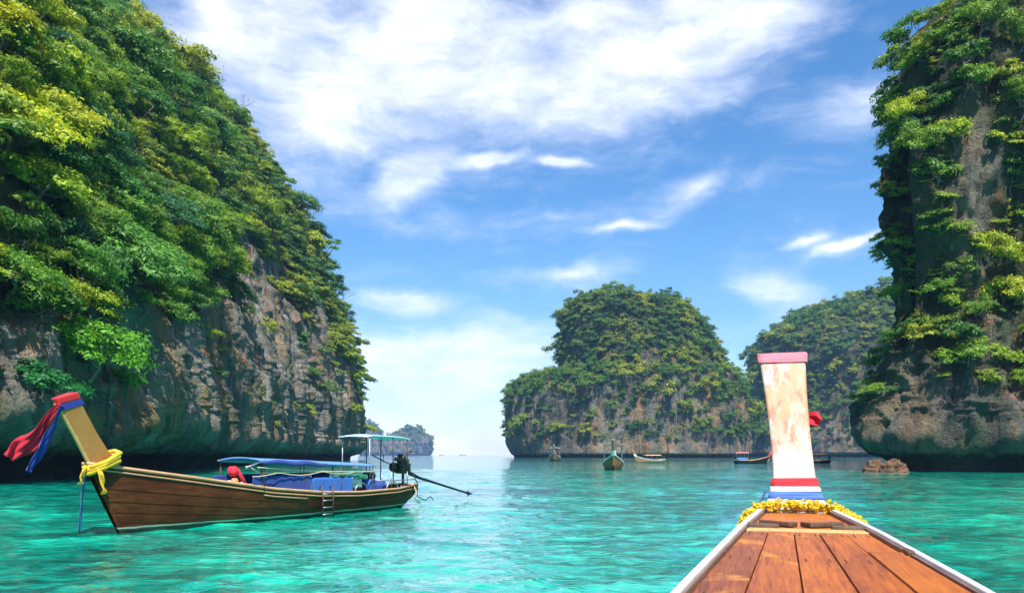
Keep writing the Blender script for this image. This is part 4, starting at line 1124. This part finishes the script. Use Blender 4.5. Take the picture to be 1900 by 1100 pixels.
carved([(-1.10, .02), (-1.16, -.05), (-1.13, -.13), (-1.08, -.2), (-1.06, -.29)], [.02, .05, .04, .04, .025], .035).build('carved_cleat', M['dark_wood'], FB, bevel=.008)
mb = MB()
for x in (-1.60, -1.66, -2.6, -2.66, -3.6, -3.66, -4.6, -4.66):
    for f_ in (-.9, -.70, -.52, -.28, -.12, .12, .28, .52, .70, .9): mb.tube([(x, inn(x) * f_ + .003 * math.sin(x * 9), fd(x) + .004), (x, inn(x) * f_, fd(x) + .0085)], .006, 6)
o = mb.build('nail_heads', M['metal_rust'], FB); o['kind'] = 'stuff'
for x, y in ((-2.35, -.52),):
    mb = MB(); mb.box((x, y, fd(x) + .02), (.16, .05, .04)); mb.build('rail_block', M['dark_wood'], FB, bevel=.01)
# prow post
Mpost, pn, pb = material('worn_white_post')
P_ = pn.new('ShaderNodeTexCoord').outputs['Object']; sz = pn.new('ShaderNodeSeparateXYZ'); pn.l.new(P_, sz.inputs[0])
n1 = pn.noise(pn.mapping(P_, (5, 5, .9)), 1.5, 8, .62, .6); n2 = pn.noise(P_, 9, 8, .7); n3 = pn.noise(pn.mapping(P_, (9, 9, 2.2), loc=(3, 1, 0)), 1.4, 7, .65, .4)
hz = pn.smooth(pn.math('ADD', sz.outputs[2], pn.math('MULTIPLY', n3, .7)), 2.25, 2.7)
pc = pn.mix(pn.math('MULTIPLY', pn.smooth(n1, .36, .58), pn.math('MULTIPLY', hz, .95)), (.42, .365, .325), (.40, .195, .075))
pc = pn.mix(pn.math('MULTIPLY', pn.smooth(n3, .50, .64), pn.math('ADD', .12, pn.math('MULTIPLY', hz, .75))), pc, (.30, .095, .055))
pc = pn.mix(pn.math('MULTIPLY', pn.smooth(n2, .58, .72), .35), pc, (.30, .20, .16))
pn.l.new(pc, pb.inputs['Base Color']); pb.inputs['Roughness'].default_value = .5
pn.l.new(pn.bump(pn.math('ADD', n1, pn.math('MULTIPLY', n2, .6)), .4, .006), pb.inputs['Normal'])
def post_ring(z, x, hw_, lat, t=.26, grow=0.0):
    hw_ += grow
    return [(x - grow, lat + hw_, z), (x - grow, lat - hw_, z), (x + t * .45, lat - hw_ * .9 - grow * .3, z - t * .12), (x + t + grow, lat - .05 - grow, z - t * .3), (x + t + grow, lat + .05 + grow, z - t * .3), (x + t * .45, lat + hw_ * .9 + grow * .3, z - t * .12)]
PZ = [.9, 1.30, 1.45, 1.52, 1.60, 1.68, 1.76, 1.9, 2.15, 2.4, 2.65, 2.86, 2.99]
PX = [-.03, .0, .02, .035, .06, .09, .13, .19, .30, .41, .53, .64, .71]
PH = [.25, .265, .26, .25, .225, .205, .19, .183, .182, .187, .198, .212, .218]
PL = [0, 0, 0, 0, .0, .004, .008, .016, .035, .055, .075, .09, .10]
pr = lambda z, grow=0.0, t=.26: post_ring(z, interp(z, PZ, PX), interp(z, PZ, PH), interp(z, PZ, PL), t, grow)
mb = MB(); mb.loft([pr(z) for z in np.linspace(.9, 2.985, 30)]); mb.build('prow_post', Mpost, FB, bevel=.02)
def band(z0, z1, grow, n=5):
    n = 9; rr = []; q0 = random.uniform(0, 9)
    for i, z in enumerate(np.linspace(z0, z1, n)):
        base = pr(z, grow); ring = []; c = Vector((sum(p[0] for p in base) / 6, sum(p[1] for p in base) / 6, 0))
        for k in range(6):
            a, b = Vector(base[k]), Vector(base[(k + 1) % 6])
            for q in range(8):
                p = a.lerp(b, q / 8); ang = k + q / 8
                fold = .004 * math.sin(math.pi * i / (n - 1)) + .0035 * math.sin(i * 2.1 + ang * 1.7 + q0) + .003 * math.sin(i * .9 - ang * 4.3 + q0 * 2)
                d = Vector((p.x - c.x, p.y - c.y, 0)).normalized(); e = .004 * math.sin(ang * 2.3 + q0) * (1 if i in (0, n - 1) else 0)
                ring.append((p.x + d.x * fold, p.y + d.y * fold, p.z + e))
        rr.append(ring)
    mb = MB(); mb.loft(rr); return mb
def cloth_band(name, z0, z1, grow, mat, label):
    o = band(z0, z1, grow).build(name, mat, None, True)
    to_world(o, FB); tag(o, label, 'sash', None); return o
cloth_band('sash', 2.90, 2.998, .012, M['pink'], 'faded pink cloth cap round the top of the white prow')
cloth_band('sash', 1.715, 1.785, .010, M['red_cloth'], 'red sash round the foot of the white prow')
cloth_band('sash', 1.665, 1.713, .009, M['white_cloth'], 'white sash between the red and the blue sash on the prow')
cloth_band('sash', 1.60, 1.663, .013, M['sash_blue'], 'blue sash round the foot of the white prow, under a white one')
cloth_band('sash', 1.50, 1.598, .010, M['white_cloth'], 'white sash just above the marigold garland on the prow')
def marigolds(curve, n, r, spread):
    C = np.array(curve, float); t = np.linspace(0, len(C) - 1, n); mb = MB()
    for q in t:
        p = [np.interp(q, np.arange(len(C)), C[:, k]) for k in range(3)]
        for k in range(5):
            mb.ball((p[0] + random.gauss(0, spread), p[1] + random.gauss(0, spread), p[2] + random.gauss(0, spread)), r * random.uniform(.8, 1.25), 7, 4, (1, 1, .75), .3)
    return mb
GC = np.array([(-.46, .475, 1.33), (-.34, .455, 1.42), (-.20, .39, 1.50), (-.09, .29, 1.54), (-.05, .18, 1.55), (-.04, .06, 1.555), (-.04, -.06, 1.555), (-.05, -.18, 1.55), (-.09, -.29, 1.54), (-.20, -.39, 1.505), (-.36, -.47, 1.44), (-.50, -.52, 1.38)])
def garland_mesh(n_bloom, per, seed):
    g = np.random.default_rng(seed); t = g.uniform(0, len(GC) - 1, n_bloom)
    C = np.stack([np.interp(t, np.arange(len(GC)), GC[:, k]) for k in range(3)], -1) + g.normal(0, .018, (n_bloom, 3)) * np.array([1, 1, 1.1])
    d = g.normal(size=(n_bloom, per, 3)); d /= np.linalg.norm(d, axis=-1, keepdims=True)
    P = C[:, None] + d * g.uniform(.006, .019, (n_bloom, per, 1))
    v, f = leaf_quads(P.reshape(-1, 3), (d + g.normal(0, .5, d.shape)).reshape(-1, 3), .025, g)
    return np_mesh('flower_garland', v, f, M['marigold'])
gl = link(bpy.data.objects.new('flower_garland', garland_mesh(520, 22, 4)))
mb = MB(); mb.tube([tuple(p) for p in GC], .016, 6); mb.build('string', M['yellow_cloth'], gl, True)
thing_on(FB, 'flower_garland', gl, M['marigold'], 'yellow marigold garland lying across the foot of the white prow', 'garland', True)
o = ribbon('ribbon', [(.72, -.08, 2.35), (.71, -.14, 2.35), (.70, -.20, 2.34), (.69, -.25, 2.31)], [.08, .14, .16, .08], M['pink_red'], None, (.3, 0, 1), .03, seed=8, nseg=16)
thing_on(FB, 'ribbon', o, None, 'pinkish red bow of ribbon showing from behind the white prow', 'ribbon')
o = ribbon('ribbon', [(.10, .26, 1.66), (.04, .30, 1.58), (.0, .33, 1.50), (-.02, .345, 1.42)], [.07, .09, .10, .11], M['blue_cloth'], None, (1, .3, 0), .01, seed=9, nseg=14)
thing_on(FB, 'ribbon', o, None, 'dark blue ribbon tail beside the sashes of the white prow', 'ribbon')

# ---- boats out in the bay
def small_boat(loc, rz, length, label, roof, hullm, roofc=None, size=1.0, sash=None, extra=()):
    root = empty('longtail_boat', loc, rz); root.scale = (size,) * 3; tag(root, label, 'boat', 'longtail boats in the bay')
    L = length; g = lambda x: interp(x / L, [0, .15, .5, .75, .92, 1], [.75, .62, .62, .85, 1.25, 1.6])
    h = lambda x: interp(x / L, [0, .1, .35, .6, .8, .93, 1], [.5, .85, 1.1, 1.1, .82, .4, .08])
    k = lambda x: interp(x / L, [0, .1, .9, 1], [.1, -.2, -.25, -.2]); rk = lambda x: interp(x / L, [0, .1, .75, 1], [-.3, 0, .05, .8])
    xx = list(np.linspace(0, L, 20))
    mb = MB(); rr = hull_rings(xx, h, g, k, rk, n=7); mb.loft(rr, closed=False, caps=False); mb.add(rr[0], [tuple(range(len(rr[0])))]); mb.build('hull', hullm, root, True)
    mb = MB(); mb.loft(hull_rings(xx, h, g, k, rk, .95, lambda x: g(x) - .3, n=7), closed=False, caps=False); mb.build('deck', M['deck_wood'], root)
    for s_ in (1, -1):
        mb = MB(); mb.tube([(x + rk(x) * g(x) / g(L), s_ * h(x), g(x) + .02) for x in xx], .06, 6); mb.build('gunwale', M['white_paint'] if hullm is not M['metal_dark'] else M['rail_wood'], root, True)
    mb = MB(); mb.loft([[(x + .06, .06, z), (x + .06, -.06, z), (x - .4, -.2, z + .1), (x - .4, .2, z + .1)] for x, z in ((L + .3, .4), (L + .75, 1.5), (L + 1.05, 2.2), (L + 1.4, 3.0))]); mb.build('prow_post', M['rail_wood'], root, bevel=.02)
    if sash:
        mb = MB(); mb.loft([[(x + .1, .12, z), (x + .1, -.12, z), (x - .44, -.26, z + .1), (x - .44, .26, z + .1)] for x, z in ((L + .68, 1.4), (L + .9, 1.85))]); mb.build('prow_cloth', sash, root)
    if roof:
        x0, x1, zc = roof
        sheet('canopy', roofc, root, x0, x1, lambda x: zc, 1.0, .16, .06, n=8)
        for x in np.linspace(x0 + .15, x1 - .15, 4):
            for s_ in (1, -1):
                mb = MB(); mb.tube([(x, s_ * .92, g(x) - .1), (x, s_ * .94, zc + .03)], .035, 5); mb.build('canopy_post', M['metal_grey'], root)
    mb = MB(); mb.box((.15, 0, 1.25), (.6, .42, .5)); mb.build('engine', M['metal_green'], root, bevel=.03)
    mb = MB(); mb.tube([(-.1, 0, 1.15), (-3.6, 0, .15)], .05, 6); mb.build('tail_shaft', M['metal_dark'], root)
    for kind in extra:
        if kind == 'seats':
            for x in np.linspace(roof[0] + .5, roof[1] - .3, 5):
                mb = MB(); mb.box((x, 0, g(x) + .02), (.3, 1.7, .06)); mb.build('bench', M['pale_wood'], root, bevel=.01)
        if kind == 'curtain':
            mb = MB(); mb.box(((roof[0] + roof[1]) / 2, .96, g(3) + .35), ((roof[1] - roof[0]) * .8, .03, .5)); mb.build('side_curtain', M['tarp_light'], root, bevel=.01)
            mb = MB(); mb.box(((roof[0] + roof[1]) / 2, -.96, g(3) + .35), ((roof[1] - roof[0]) * .8, .03, .5)); mb.build('side_curtain', M['tarp_light'], root, bevel=.01)
    return root
def face(px, py_w, bow_dx, bow_dy):
    dpt = F * 2.0 / (py_w - 843); return ((px - 950) / F * dpt, dpt, 0), math.atan2(bow_dy, bow_dx)
loc, rz = face(1137, 868.5, -.12, -1.0); small_boat(loc, rz, 7.5, 'wooden boat with white rails heading straight for the viewer before the middle island', (1.2, 5.2, 2.45), M['red_brown'], M['ledge_wood'], 1.3, sash=M['white_cloth'], extra=('seats',))
loc, rz = face(1031, 854.6, -.1, -1.0); small_boat(loc, rz, 7.5, 'tiny pale boat seen bow-on before the left end of the middle island', (1.0, 5.2, 2.5), M['red_brown'], M['white_paint'], 1.6, sash=M['orange'], extra=('seats',))
loc, rz = face(1232, 858.0, -1.0, -.25); small_boat(loc, rz, 6.4, 'light brown boat lying side-on before the middle island, bow to the open sea', (1.0, 4.8, 1.65), M['rail_wood'], M['pale_wood'], 1.1, sash=M['white_cloth'], extra=('seats',))
loc, rz = face(1362, 859.6, 1.0, -.12); small_boat(loc, rz, 6.4, 'dark boat with a pinkish roof and blue curtains left of the white prow', (.2, 2.8, 2.15), M['metal_dark'], M['pink'], 1.1, sash=M['red_cloth'], extra=('curtain',))
loc, rz = face(1540, 859.0, -1.0, .25); small_boat(loc, rz, 6.4, 'dark boat mostly hidden behind the white prow, its stern showing', (.6, 4.4, 2.1), M['metal_dark'], M['dark_wood'], sash=M['red_cloth'])
small_boat((-168, 1800, 0), R(20), 9, 'smaller of two specks of boats on the horizon', (1, 6, 2.6), M['metal_dark'], M['ledge_wood'])
small_boat((-112, 1900, 0), R(170), 15, 'wider of two specks of boats on the horizon', (1, 11, 3.2), M['metal_dark'], M['ledge_wood'])

# ------------------------------------------------------------------ haze
HAZE = 1.4e-4
mb = MB(); mb.box((0, 1400, 97), (3600, 3200, 202))
hz_m = bpy.data.materials.new('haze_air'); hz_m.use_nodes = True; t = hz_m.node_tree
t.nodes.remove(t.nodes['Principled BSDF'])
pv = t.nodes.new('ShaderNodeVolumePrincipled'); pv.inputs['Color'].default_value = (.30, .56, 1, 1); pv.inputs['Density'].default_value = HAZE
pv.inputs['Anisotropy'].default_value = 0.0
t.links.new(pv.outputs[0], t.nodes['Material Output'].inputs['Volume'])
o = mb.build('haze', hz_m); tag(o, 'thin blue sea haze over the bay', 'haze', kind='stuff')
o.display_type = 'WIRE'
